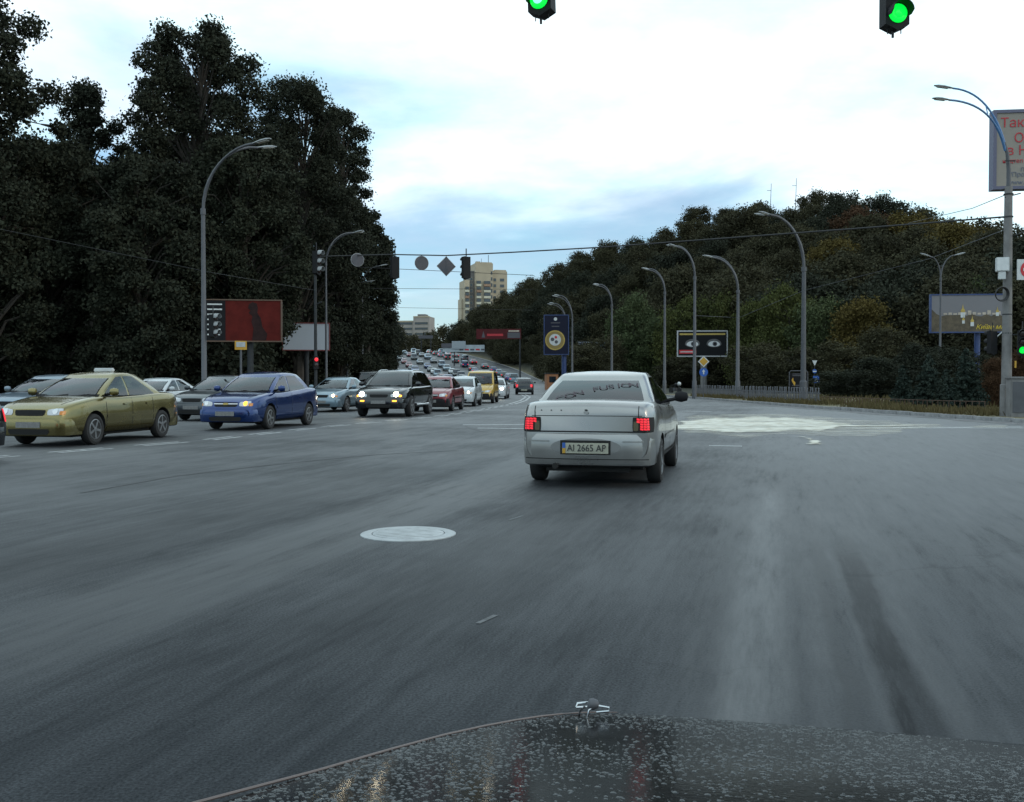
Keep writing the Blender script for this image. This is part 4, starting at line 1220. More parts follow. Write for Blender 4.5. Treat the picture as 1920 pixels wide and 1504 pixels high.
for y in (366, 408, 590, 625, 668):
    MB().lathe([(.155, pz(y) - .02), (.155, pz(y) + .02)], 14).build('clamp_band', M['dark_steel'], cp)
stc = MB().prism([(-.13, -.205), (.13, -.205), (.13, -.195), (-.13, -.195)], pz(747), pz(728)).build('sticker', pmat('worn_poster', (.30, .25, .22), .8, var=.4, vscale=18), cp)
bx = thing('junction_box', 'pale grey metal box strapped high on the concrete pole', 'box', (RP.x + mxp(1872), RP.y - .18, pz(511)), R(-20))
MB().box(-.2, .2, -.14, .14, 0, .46, bev=.015).build('case', M['white'], bx)
MB().box(-.12, .1, -.1, .1, -.26, 0, bev=.015).build('lower_case', M['white'], bx)
MB().box(-.17, .17, -.150, -.139, .03, .43).build('door', pmat('box_door', (.60, .61, .62), .5, var=.1), bx)
coil = MB()
for k in range(4):
    cpt = [(math.cos(i / 20 * 6.283) * (.25 - k * .012), k * .022 - .03, math.sin(i / 20 * 6.283) * (.235 - k * .01)) for i in range(21)]
    coil.tube(cpt, .017, 6)
co = coil.build('cable_coil', M['cable'], None, True, 60)
co.location = (RP.x + mxp(1870), RP.y - .24, pz(553)); co.rotation_euler = (R(8), R(10), R(12))
tag(co, 'coil of black cable hung on the concrete pole', 'cable coil')
se = thing('road_sign', 'red no entry sign on white plate at the right edge', 'road sign', (RP.x + mxp(1912) + .02, RP.y - .3, pz(508)), R(-4))
MB().box(-.30, .42, -.01, .01, -.34, .34, bev=.005).build('plate', M['white'], se)
MB().lathe([(.29, -.012), (.29, -.022), (0, -.022)], 36, 'Y').build('disc', M['red'], se).location = (.10, 0, 0)
MB().box(-.11, .31, -.032, -.0225, -.05, .05).build('bar', M['white'], se)
sg = signal_head((RP.x + mxp(1906), RP.y - .35, pz(667)), R(-20), 'small green traffic light on the concrete pole, partly cut by the edge', lit='green', scale=.82)
signal_head((RP.x + mxp(1862), RP.y + .1, pz(665)), R(200), 'unlit traffic light seen from behind, left side of the concrete pole', scale=.78)
MB().tube([(mxp(1870), .1, pz(632)), (mxp(1880), .05, pz(622)), (0, 0, pz(621))], .02, 6).build('bracket', M['white'], cp)
MB().tube([(mxp(1908), -.3, pz(628)), (0, 0, pz(628))], .02, 6).build('bracket', M['dark_steel'], cp)
MB().box(mxp(1896), mxp(1899), -.22, -.2, pz(690), pz(677)).build('tag_plate', M['yellow'], cp)
cb = gpt(1908, 787)
ct = thing('utility_cabinet', 'grey concrete utility cabinet behind the pole at right edge', 'cabinet', (cb.x + .12, cb.y + .25, .08), R(-12))
MB().box(-.28, .45, -.3, .3, -.1, 1.25, bev=.02).build('case', M['concrete'], ct)
MB().box(-.22, .38, -.318, -.299, .15, 1.15).build('door', M['steel'], ct)
MB().box(-.32, .49, -.34, .34, 1.25, 1.32, bev=.015).build('lid', M['concrete'], ct)

# ------------------------------------------------------------------ billboards
def billboard(name, label, x0, x1, y0, y1, Y, face, frame, rz=0.0, stalk=None, thick=.25, foot=True, fr=.1):
    """board whose face covers pixels x0..x1, y0..y1 at depth Y; children are laid out in metres from its centre"""
    p = F_PX / Y
    cx, cz = (x0 + x1) / 2, (y0 + y1) / 2
    c = at(cx, cz, Y); w = (x1 - x0) / p / math.cos(rz); h = (y1 - y0) / p
    g = ground_z(c.x, c.y)
    t = thing(name, label, 'billboard', (c.x, c.y, g), rz)
    zc = c.z - g
    MB().box(-w / 2, w / 2, -.02, thick, zc - h / 2, zc + h / 2).build('panel', face, t)
    f = MB()
    f.box(-w / 2 - fr, w / 2 + fr, -.06, thick + .02, zc + h / 2, zc + h / 2 + fr).box(-w / 2 - fr, w / 2 + fr, -.06, thick + .02, zc - h / 2 - fr, zc - h / 2)
    f.box(-w / 2 - fr, -w / 2, -.06, thick + .02, zc - h / 2, zc + h / 2).box(w / 2, w / 2 + fr, -.06, thick + .02, zc - h / 2, zc + h / 2)
    f.build('frame', frame, t)
    if stalk:
        sx, sr, sm = stalk
        MB().tube([(sx, thick + sr, -.3), (sx, thick + sr, zc + h * .3)], sr, 12).build('post', sm, t, True, 40)
    return t, w, h, zc
# red billboard
M['ad_red'] = pmat('advert_red', (.085, .012, .010), .7, spec=.1, var=.35, vscale=1.2)
t, w, h, zc = billboard('billboard', 'red billboard with dark standing figure beside the tall lamp post', 388, 525, 564, 639, 50.5, M['ad_red'], pmat('frame_brown', (.10, .06, .04), .6), R(8), (0.3, .16, M['dark_steel']), fr=.06)
MB().box(-w / 2, -w / 2 + w * .27, -.035, -.021, zc - h / 2, zc + h / 2).build('text_panel', M['ad_black'], t)
rd = random.Random(2)
for k in range(7):
    z = zc + h * (.40 - .125 * k); L = w * rd.uniform(.10, .20)
    MB().box(-w / 2 + .12, -w / 2 + .12 + L, -.042, -.036, z - .035, z + .035).build('text_line', M['white'], t)
fig = [(a * .72, b) for a, b in [(.0, -1.5), (.1, -.6), (-.05, -.1), (.02, .35), (-.25, .6), (-.1, .78), (-.28, .95), (-.22, 1.25), (.05, 1.42), (.35, 1.3), (.42, .95), (.38, .6), (.62, .2), (.75, -.5), (1.1, -1.0), (1.0, -1.5)]]
MB().prism([(w * .12 + a * .95, zc + b * h / 3.05) for a, b in fig], -.034, -.022, 'Y').build('printed_figure', pmat('print_dark', (.022, .010, .010), .6, spec=.15, var=.4, vscale=3), t)
# blank grey white one
billboard('billboard', 'blank pale blue billboard with red frame behind the signal pole', 533, 616, 607, 656, 65, pmat('advert_blank', (.38, .42, .48), .6, var=.06, vscale=.6), pmat('frame_red', (.16, .03, .03), .6), R(10), (0, .16, M['dark_steel']), fr=.06)
# small yellow framed sign
q = at(452, 656, 46); t = thing('stop_sign_board', 'small white bus stop sign with yellow border on a post', 'sign', (q.x, q.y, 0.05), R(10))
MB().box(-.27, .27, -.02, .02, q.z - .05, q.z + .36).build('border', M['yellow'], t)
MB().box(-.2, .2, -.03, -.021, q.z + .08, q.z + .31).build('plate', pmat('dull_white', (.35, .38, .40), .6, var=.2), t)
MB().tube([(0, .03, -.3), (0, .03, q.z + .2)], .05, 8).build('post', M['steel'], t)
# portrait board with gold coin
t, w, h, zc = billboard('billboard', 'dark blue portrait billboard with a gold ring emblem', 1021, 1065, 592, 664, 118, pmat('advert_navy', (.008, .010, .028), .55, spec=.2), M['blue_steel'], R(-4), (.9, .28, M['blue_steel']))
M['gold'] = pmat('print_gold', (.42, .30, .07), .45, var=.25, vscale=3)
MB().lathe([(w * .42, -.035), (w * .42, -.021)], 40, 'Y').build('gold_ring', M['gold'], t).location = (-.15, 0, zc - h * .14)
MB().lathe([(w * .37, -.040), (w * .37, -.0352)], 40, 'Y').build('ring_line', pmat('print_olive', (.24, .17, .05), .5), t).location = (-.15, 0, zc - h * .14)
MB().lathe([(w * .25, -.046), (w * .25, -.0402)], 32, 'Y').build('white_disc', M['white'], t).location = (-.15, 0, zc - h * .13)
for (dx, dz, r_, mm) in ((-.3, .05, .22, M['sign_back']), (.1, .3, .16, M['red']), (.15, -.25, .2, M['sign_back'])):
    MB().lathe([(r_, -.052), (r_, -.0462)], 14, 'Y').build('print_mark', mm, t).location = (-.15 + dx, 0, zc - h * .13 + dz)
MB().lathe([(.2, -.03), (.2, -.021)], 16, 'Y').build('print_dot', M['white'], t).location = (-.1, 0, zc + h * .41)
for k, L in enumerate((1.1, .9)):
    MB().box(-.1 - L / 2, -.1 + L / 2, -.03, -.021, zc + h * (.31 - .09 * k) - .06, zc + h * (.31 - .09 * k) + .06).build('text_line', M['sign_back'], t)
# white and blue one
t, w, h, zc = billboard('billboard', 'white and blue billboard half hidden by the willow', 1084, 1172, 641, 668, 160, pmat('advert_pale', (.34, .38, .44), .6, var=.1), M['dark_steel'], R(-3), (0, .25, M['dark_steel']))
MB().prism([(-.2, zc + .2), (2.4, zc + .2), (2.4, zc + 1.0), (-.2, zc + 1.0)], -.04, -.021, 'Y').build('print_blue', pmat('print_sky', (.08, .26, .55), .5), t)
for (x, z, r_) in ((-.3, -.5, .55), (1.0, -.1, .5), (2.4, -.5, .6), (3.2, .3, .4)):
    MB().lathe([(r_, -.05), (r_, -.041)], 16, 'Y').build('print_blob', pmat('print_cream', (.55, .45, .28), .5), t).location = (x, 0, zc + z)
for k, (x, z, L) in enumerate(((-3.5, .9, 2.2), (-3.5, .5, 2.8), (-3.5, -.9, .9))):
    MB().box(x, x + L, -.05, -.041, zc + z - .12, zc + z + .12).build('text_line', M['blue'], t)
MB().box(-3.8, 3.6, -.05, -.041, zc - h / 2 + .02, zc - h / 2 + .3).build('print_strip', M['ad_black'], t)
# eyes
t, w, h, zc = billboard('billboard', 'black billboard showing a pair of pale eyes', 1272, 1361, 622, 667, 117, M['ad_black'], pmat('frame_grey', (.40, .40, .42), .5), R(-5), (.25, .38, M['concrete']), fr=.14)
def almond(cx, cz, a, b, up=1.0, n=16):
    o = []
    for i in range(n): th = math.pi * i / n; o.append((cx - a * math.cos(th), cz + b * math.sin(th) * up))
    for i in range(n): th = math.pi * i / n; o.append((cx + a * math.cos(th), cz - b * .62 * math.sin(th)))
    return o
M['eye_white'] = pmat('print_eye', (.60, .60, .62), .5, var=.1)
M['eye_skin'] = pmat('print_skin', (.10, .095, .10), .6, var=.4, vscale=2)
for cx in (-1.15, 1.35):
    MB().prism(almond(cx, zc - .05, .85, .60), -.028, -.0202, 'Y').build('eye_lid', M['eye_skin'], t)
    MB().prism(almond(cx, zc - .1, .68, .40), -.036, -.0282, 'Y').build('eye_white', M['eye_white'], t)
    MB().lathe([(.27, -.044), (.27, -.0362)], 20, 'Y').build('iris', M['sign_back'], t).location = (cx + .1, 0, zc - .03)
    MB().lathe([(.14, -.050), (.14, -.0442)], 16, 'Y').build('pupil', M['ad_black'], t).location = (cx + .1, 0, zc - .03)
MB().box(-w / 2 + .15, w / 2 - .15, -.03, -.0202, zc + h * .36, zc + h * .43).build('text_line', M['gold'], t)
MB().box(-w / 2 + .12, -w / 2 + 2.1, -.03, -.0202, zc - h * .42, zc - h * .26).build('print_red', M['red'], t)
MB().box(-w / 2 + .25, -w / 2 + 1.95, -.036, -.0302, zc - h * .36, zc - h * .32).build('text_line', M['white'], t)
# skyline
t, w, h, zc = billboard('billboard', 'billboard with grey sky, golden domes and yellow script near the pole', 1748, 1882, 554, 622, 77, pmat('advert_greysky', (.19, .185, .20), .6, spec=.2, var=.05, vscale=.4), M['blue_steel'], R(-6), (.8, .22, M['blue_steel']))
M['print_land'] = pmat('print_land', (.085, .065, .04), .6, var=.5, vscale=2.5)
M['print_pale'] = pmat('print_pale', (.42, .36, .30), .6, var=.3, vscale=4)
o = [(-w / 2, zc - h / 2), (w / 2, zc - h / 2), (w / 2, zc - .1)]
rd = random.Random(8)
for i in range(14): o.append((w / 2 - (i + 1) * w / 15, zc - .12 + rd.uniform(-.14, .14)))
o.append((-w / 2, zc + .35))
MB().prism(o, -.03, -.0202, 'Y').build('print_ground', M['print_land'], t)
for i in range(12):
    x = -w / 2 + .9 + i * .36; hh = rd.uniform(.12, .34)
    MB().box(x, x + .26, -.038, -.0302, zc - .1, zc - .1 + hh).build('print_house', M['print_pale'], t)
for (x, z, s) in ((-.45, -.02, 1.0), (.25, -.75, .8), (-.4, -.6, .6), (2.1, .0, .7)):
    MB().prism([(x - .16 * s, zc + z - .3 * s), (x + .16 * s, zc + z - .3 * s), (x + .16 * s, zc + z + .1 * s), (x - .16 * s, zc + z + .1 * s)], -.046, -.0385, 'Y').build('print_church', M['white'], t)
    MB().prism([(x - .15 * s, zc + z + .1 * s), (x + .15 * s, zc + z + .1 * s), (x + .17 * s, zc + z + .25 * s), (x + .05 * s, zc + z + .42 * s), (x, zc + z + .75 * s), (x - .05 * s, zc + z + .42 * s), (x - .17 * s, zc + z + .25 * s)], -.046, -.0385, 'Y').build('print_dome', M['gold'], t)
M['print_yellow'] = pmat('print_yellow', (.62, .45, .03), .5)
put_text('Київе мій', .50, M['print_yellow'], t, .50, -.05, zc - h * .38, shear=.35)
# big corner board at the top right
t, w, h, zc = billboard('billboard', 'large pale billboard with red lettering at the top right corner', 1872, 2170, 211, 348, 37.5, pmat('advert_beige', (.24, .215, .19), .6, var=.12, vscale=.5), pmat('frame_steel_blue', (.10, .10, .16), .5), R(-7), (1.2, .3, M['steel']), .4, fr=.12)
M['print_crimson'] = pmat('print_crimson', (.40, .02, .03), .5)
M['print_slate'] = pmat('print_slate', (.12, .13, .18), .5)
L0 = -w / 2
put_text('Так бо', .50, M['print_crimson'], t, L0 + .13, -.03, zc + h * .36)
put_text('Од', .50, M['print_crimson'], t, L0 + .62, -.03, zc + h * .15)
put_text('в Ни', .50, M['print_crimson'], t, L0 + .36, -.03, zc - h * .02)
put_text('надтеп', .22, M['print_crimson'], t, L0 + .22, -.03, zc - h * .16)
put_text('П', .20, M['print_slate'], t, L0 + .88, -.03, zc - h * .28)
put_text('"Проб', .24, M['print_slate'], t, L0 + .48, -.03, zc - h * .345)
put_text('www.r', .26, M['print_slate'], t, L0 + .40, -.03, zc - h * .45)
# overhead banners far uphill
def banner(label, x0, x1, y0, y1, Y, mat, post_x, rz=0):
    p = F_PX / Y; c = at((x0 + x1) / 2, (y0 + y1) / 2, Y); w = (x1 - x0) / p; h = (y1 - y0) / p
    g = ground_z(c.x, c.y)
    t = thing('overhead_sign', label, 'sign', (c.x, c.y, g), rz)
    MB().box(-w / 2, w / 2, -.1, .1, c.z - g - h / 2, c.z - g + h / 2).build('panel', mat, t)
    for k, px in enumerate(post_x):
        X = (px - (x0 + x1) / 2) / p
        MB().tube([(X, .3, -.5), (X, .3, c.z - g)], .16, 8).build('post', M['dark_steel'], t)
    return t, w, h, c.z - g
t, w, h, zc = banner('white overhead banner on a pale post among the jammed cars', 830, 909, 647, 660, 272, pmat('banner_white', (.36, .40, .43), .7, var=.2, vscale=.6), (851,), R(-8))
MB().box(-w / 2 - .4, -w * .1, -.3, -.12, zc + .2, zc + 1.4).build('panel', M['sign_back'], t)
MB().box(-w * .28, w * .05, -.32, -.305, zc - .1, zc + 2.0).build('panel', pmat('banner_grey', (.30, .33, .36), .7, var=.2), t)
for k in range(5):
    MB().box(-w * .1 + k * 1.5, -w * .1 + k * 1.5 + 1.1, -.125, -.101, zc - .55, zc - .1).build('text_line', M['red'] if k % 2 else M['sign_back'], t)
t, w, h, zc = banner('long dark red banner sign at the foot of the wooded hill', 893, 977, 617, 636, 205, pmat('banner_red', (.075, .012, .015), .7, spec=.2, var=.25, vscale=.5), (975,), R(-4))
MB().box(w * .2, w * .48, -.14, -.101, zc - h * .4, zc + h * .15).build('print_block', M['sign_back'], t)
MB().box(w * .22, w * .46, -.16, -.141, zc + h * .22, zc + h * .36).build('text_line', M['print_pale'], t)
MB().prism([(-w * .38, zc - h * .35), (-w * .30, zc - h * .35), (-w * .34, zc + h * .3)], -.13, -.101, 'Y').build('print_mark', M['sign_back'], t)
MB().box(-w * .26, w * .1, -.13, -.101, zc - h * .2, zc + h * .02).build('text_line', M['print_crimson'], t)
banner('small grey overhead banner beyond the crest', 785, 812, 629, 635, 330, M['sign_back'], (790, 808))

# ------------------------------------------------------------------ road signs on the right
q = gpt(1319, 748); p = F_PX / q.y
t = thing('road_sign', 'yellow diamond priority sign above a round blue sign', 'road sign', (q.x, q.y, .05), R(-4))
zz = lambda y: CAM_H + (HORIZON - y) / p - .05
MB().tube([(0, 0, -.3), (0, 0, zz(668))], .03, 8).build('post', M['steel'], t)
r_ = 10.5 / p
MB().prism([(-r_, zz(678)), (0, zz(678) - r_), (r_, zz(678)), (0, zz(678) + r_)], -.05, -.03, 'Y').build('diamond', M['white'], t)
r_ *= .78
MB().prism([(-r_, zz(678)), (0, zz(678) - r_), (r_, zz(678)), (0, zz(678) + r_)], -.06, -.0505, 'Y').build('diamond_centre', M['yellow'], t)
o = MB().lathe([(8 / p, -.05), (8 / p, -.03)], 28, 'Y').build('disc', M['blue'], t); o.location = (0, 0, zz(698))
MB().prism([(-.04, zz(702)), (.04, zz(702)), (.04, zz(697)), (.11, zz(697)), (0, zz(692.5)), (-.11, zz(697)), (-.04, zz(697))], -.06, -.0505, 'Y').build('arrow', M['white'], t)
Y = 80.0; p = F_PX / Y; X = (1527 - 960) / p; g = ground_z(X, Y)
zz = lambda y: CAM_H + (HORIZON - y) / p - g
t = thing('road_sign', 'sign post with white triangle, blue disc and blue crossing square', 'road sign', (X, Y, g), R(-6))
MB().tube([(0, 0, -.3), (0, 0, zz(676))], .035, 8).build('post', M['dark_steel'], t)
MB().prism([(-.2, zz(676)), (0, zz(686)), (.2, zz(676))], -.06, -.04, 'Y').build('triangle', M['white'], t)
o = MB().lathe([(.17, -.06), (.17, -.04)], 24, 'Y').build('disc', M['blue'], t); o.location = (0, 0, zz(696))
MB().box(-.14, .14, -.068, -.0605, zz(697.5), zz(695.5)).build('bar', M['white'], t)
MB().box(-.12, .36, -.06, -.04, zz(718), zz(705)).build('square', M['blue'], t)
MB().prism([(-.05, zz(716)), (.12, zz(707)), (.29, zz(716))], -.068, -.0605, 'Y').build('triangle_print', M['white'], t)
MB().prism([(.06, zz(715)), (.10, zz(715)), (.13, zz(711.5)), (.15, zz(715)), (.19, zz(715)), (.14, zz(709)), (.10, zz(709))], -.074, -.0685, 'Y').build('walker_print', M['ink'], t)
# framed advert stand behind the fence
Y = 62.0; p = F_PX / Y; X = (1497 - 960) / p
zz = lambda y: CAM_H + (HORIZON - y) / p
t = thing('advert_stand', 'dark advert stand with pale tube frame behind the fence', 'advert stand', (X, Y, 0.05), R(-4))
wv = 16 / p
MB().box(-wv, wv, -.03, .03, zz(735), zz(701)).build('panel', M['ad_black'], t)
MB().tube([(-wv - .03, 0, -.2), (-wv - .03, 0, zz(700)), (-wv + .05, 0, zz(697)), (wv - .05, 0, zz(697)), (wv + .03, 0, zz(700)), (wv + .03, 0, -.2)], .03, 7).build('frame', M['steel'], t)
for (z, L) in ((703, .6), (706, .5), (724, .55), (728, .45)):
    MB().box(-wv + .15, -wv + .15 + L, -.04, -.031, zz(z) - .025, zz(z) + .025).build('text_line', M['sign_back'], t)
MB().prism([(-wv + .1, zz(714)), (-wv + .2, zz(709)), (-wv + .22, zz(715)), (-wv + .34, zz(719)), (-wv + .3, zz(726)), (-wv + .18, zz(720))], -.04, -.031, 'Y').build('print_figure', M['yellow'], t)

# ------------------------------------------------------------------ fences
def fence_line(y0, y1, off):
    pts = []
    y = y0
    while y < y1:
        pts.append(Vector((float(edge_r(y)) + off, y, float(road_z(y)) + .07))); y += .1
    return pts
M['fence_grey'] = pmat('fence_grey', (.11, .115, .13), .7, .1, var=.25, vscale=5)
f = thing('picket_fence', 'low grey picket fence along the verge below the lamp posts', 'fence')
line = fence_line(49.5, 76.0, 1.9)
post_me = MB().tube([(0, 0, -.15), (0, 0, .78), (0, 0, .79), (0, 0, .83)], [.035, .032, .05, .02], 6).mesh('post'); post_me.materials.append(M['fence_grey'])
slat_me = MB().box(-.016, .016, -.012, .012, .08, .62).mesh('slat'); slat_me.materials.append(M['fence_grey'])
acc, k, last = 0, 0, line[0]
for pnt in line[1:]:
    acc += (pnt - last).length; last = pnt
    if acc >= .165:
        acc = 0
        o = bpy.data.objects.new('post' if k % 2 == 0 else 'slat', post_me if k % 2 == 0 else slat_me)
        col.objects.link(o); o.parent = f; o.location = pnt + Vector((0, 0, random.uniform(-.02, .02)))
        o.rotation_euler = (random.uniform(-.03, .03), random.uniform(-.05, .05), random.uniform(0, 1))
        k += 1
for z in (.2, .55):
    MB().tube([q + Vector((0, 0, z)) for q in line[::5]], .016, 5).build('rail', M['fence_grey'], f)
M['rust'] = pmat('rusty_iron', (.09, .055, .04), .85, var=.35, vscale=8)
f = thing('low_fence', 'knee high rusty rail fence on the dry grass', 'fence')
line = [gpt(x, y, .08) for x, y in ((1540, 757), (1600, 760), (1660, 763), (1720, 766), (1800, 769), (1860, 771))]
dens = []
for a_, b_ in zip(line, line[1:]):
    n = max(2, int((b_ - a_).length / .28))
    dens += [a_.lerp(b_, i / n) for i in range(n)]
pm = MB().tube([(0, 0, -.1), (0, 0, .38)], .016, 5).mesh('upright'); pm.materials.append(M['rust'])
for q in dens:
    o = bpy.data.objects.new('upright', pm); col.objects.link(o); o.parent = f; o.location = q
    o.rotation_euler = (random.uniform(-.08, .08), random.uniform(-.08, .08), 0)
MB().tube([q + Vector((0, 0, .36)) for q in dens], .014, 5).build('rail', M['rust'], f)

# orange roadside hut, litter stump
Y = 118.0; q = at(1034, 716, Y)
t = thing('roadside_booth', 'small orange brown booth by the kerb behind the silver sedan', 'booth', (q.x, Y, ground_z(q.x, Y)), R(10))
MB().box(-.7, .7, -.6, .6, -.1, 1.9, bev=.03).build('wall', pmat('booth_orange', (.30, .13, .06), .7, var=.2), t)
MB().box(-.8, .8, -.7, .7, 1.9, 2.0, bev=.02).build('roof', M['dark_steel'], t)
MB().box(-.4, .4, -.62, -.599, .9, 1.6).build('window', M['glass'], t)

# motorcycle parked on the pavement
q = gpt(1266, 739); 
t = thing('motorcycle', 'parked dark motorcycle with white fairing beside the fence end', 'motorcycle', (q.x, q.y, .02), R(25))
for sx in (-.0, ):
    for yy in (-.65, .65):
        MB().lathe([(.31, -.05), (.31, .05), (.24, .06), (.24, -.06)], 18, 'X').build('wheel', M['rubber'], t).location = (0, yy, .31)
MB().tube([(0, -.65, .31), (0, -.5, .85), (0, .1, .62), (0, .65, .31)], .05, 7).build('frame', M['dark_steel'], t)
MB().lathe([(.05, -.3), (.16, -.15), (.17, .1), (.05, .28)], 12, 'Y').build('tank', M['black'], t, True, 60).location = (0, -.2, .80)
MB().box(-.13, .13, .1, .65, .70, .80, bev=.04).build('seat', M['black'], t)
MB().lathe([(.03, -.18), (.17, -.08), (.19, .04), (.12, .12)], 12, 'Y').build('fairing', M['white'], t, True, 60).location = (0, -.62, .90)
MB().tube([(-.34, -.45, .98), (0, -.52, .95), (.34, -.45, .98)], .018, 6).build('handlebar', M['dark_steel'], t)
MB().box(-.12, .12, -.2, .25, .25, .55, bev=.04).build('engine', M['steel'], t)
# ------------------------------------------------------------------ cars
def paint(name, c, metal=.55, rough=.32):
    return pmat(name, c, rough, metal, coat=.7, var=.07, vscale=2.2)
P = {
 'silver': paint('paint_silver', (.29, .285, .28), .9, .30), 'gold': paint('paint_gold', (.20, .165, .062), .85, .26), 'blue': paint('paint_blue', (.010, .034, .14), .6, .22),
 'black': paint('paint_black', (.006, .007, .009), .2, .16), 'red': paint('paint_red', (.17, .010, .02), .3), 'white': paint('paint_white', (.42, .45, .47), .1),
 'yellow': paint('paint_yellow', (.42, .27, .04), .05), 'pale_blue': paint('paint_pale_blue', (.17, .24, .29)), 'graphite': paint('paint_graphite', (.05, .058, .066)),
 'grey': paint('paint_grey', (.13, .145, .16)), 'steel_blue': paint('paint_steel_blue', (.14, .19, .24)), 'green': paint('paint_dark_green', (.03, .06, .05), .3),
}
# every archetype: length L, half width W, deck profile (s from the rear, z), cabin and wheels
ARCH = {
 'sedan110': dict(L=4.27, W=.84, zb=.26, deck=[(0, .92), (.02, .96), (.07, 1.0), (.2, 1.02), (.62, 1.03), (1.2, .99), (2.4, .95), (3.02, .955), (3.4, .90), (3.9, .80), (4.15, .71), (4.23, .62), (4.27, .5)],
    cab=dict(r0=.50, r1=1.20, f0=3.10, f1=2.28, w0=.75, w1=.56, z0=.955, z1=1.375, crown=.045, b=1.98), ax=(.86, 3.35), r=.285, belt=(.93, .90)),
 'sedan': dict(L=4.26, W=.84, zb=.23, deck=[(0, .72), (.03, .84), (.10, .93), (.3, .965), (.75, .975), (1.4, .95), (2.6, .915), (3.12, .925), (3.45, .89), (3.85, .825), (4.08, .76), (4.21, .68), (4.26, .52)],
    cab=dict(r0=.62, r1=1.35, f0=3.20, f1=2.38, w0=.75, w1=.55, z0=.915, z1=1.375, crown=.05, b=2.05), ax=(.82, 3.36), r=.30, belt=(.91, .86)),
 'sedan_tall': dict(L=4.26, W=.84, zb=.23, deck=[(0, .76), (.03, .90), (.10, .99), (.3, 1.025), (.75, 1.03), (1.4, .98), (2.6, .925), (3.12, .925), (3.45, .89), (3.85, .825), (4.08, .76), (4.21, .68), (4.26, .52)],
    cab=dict(r0=.50, r1=1.05, f0=3.24, f1=2.42, w0=.75, w1=.60, z0=.925, z1=1.405, crown=.075, b=2.02, rb=.26, fb=.24), ax=(.82, 3.36), r=.30, belt=(.92, .88)),
 'hatch': dict(L=3.75, W=.80, zb=.24, deck=[(0, .70), (.03, .85), (.10, .95), (.5, .97), (1.5, .94), (2.4, .915), (2.75, .915), (3.1, .88), (3.42, .81), (3.62, .75), (3.71, .67), (3.75, .52)],
    cab=dict(r0=.08, r1=.62, f0=2.85, f1=2.0, w0=.72, w1=.56, z0=.90, z1=1.37, crown=.045, b=1.55), ax=(.66, 3.02), r=.285, belt=(.90, .86)),
 'suv': dict(L=4.78, W=.955, zb=.34, deck=[(0, .80), (.03, .95), (.10, 1.06), (.6, 1.09), (2.2, 1.06), (3.2, 1.06), (3.6, 1.05), (4.1, 1.0), (4.45, .93), (4.65, .86), (4.74, .76), (4.78, .60)],
    cab=dict(r0=.12, r1=.62, f0=3.60, f1=2.75, w0=.86, w1=.66, z0=1.05, z1=1.63, crown=.05, b=2.2, q=1.09), ax=(.92, 3.78), r=.37, belt=(1.04, 1.0)),
 'van': dict(L=4.0, W=.85, zb=.25, deck=[(0, .75), (.02, .95), (.08, 1.04), (.6, 1.05), (2.4, 1.03), (2.95, 1.03), (3.3, .98), (3.65, .87), (3.85, .75), (3.95, .64), (4.0, .5)],
    cab=dict(r0=.05, r1=.16, f0=3.08, f1=2.48, w0=.79, w1=.70, z0=1.03, z1=1.76, crown=.06, b=1.9, q=0.89), ax=(.72, 3.30), r=.30, belt=(1.02, .98)),
 'jeep': dict(L=4.4, W=.88, zb=.36, deck=[(0, .9), (.02, 1.08), (.08, 1.12), (2.8, 1.10), (3.0, 1.10), (3.9, 1.03), (4.25, .98), (4.36, .86), (4.4, .6)],
    cab=dict(r0=.06, r1=.14, f0=3.02, f1=2.72, w0=.82, w1=.74, z0=1.10, z1=1.76, crown=.04, b=1.9, q=1.02), ax=(.85, 3.5), r=.38, belt=(1.08, 1.06)),
}
SEC = [(0, 0), (.78, 0), (.93, .05), (.985, .20), (1.0, .42), (1.0, .60), (.985, .80), (.955, .925), (.90, .985), (.75, 1.0), (.42, 1.0), (0, 1.0)]
def catmull(pts, per):
    out = []
    n = len(pts)
    for i in range(n - 1):
        p0, p1, p2, p3 = (np.array(pts[max(0, min(n - 1, i + k))]) for k in (-1, 0, 1, 2))
        for j in range(per):
            t = j / per
            out.append(.5 * (2 * p1 + (p2 - p0) * t + (2 * p0 - 5 * p1 + 4 * p2 - p3) * t * t + (-p0 + 3 * p1 - 3 * p2 + p3) * t ** 3))
    out.append(np.array(pts[-1]))
    return out
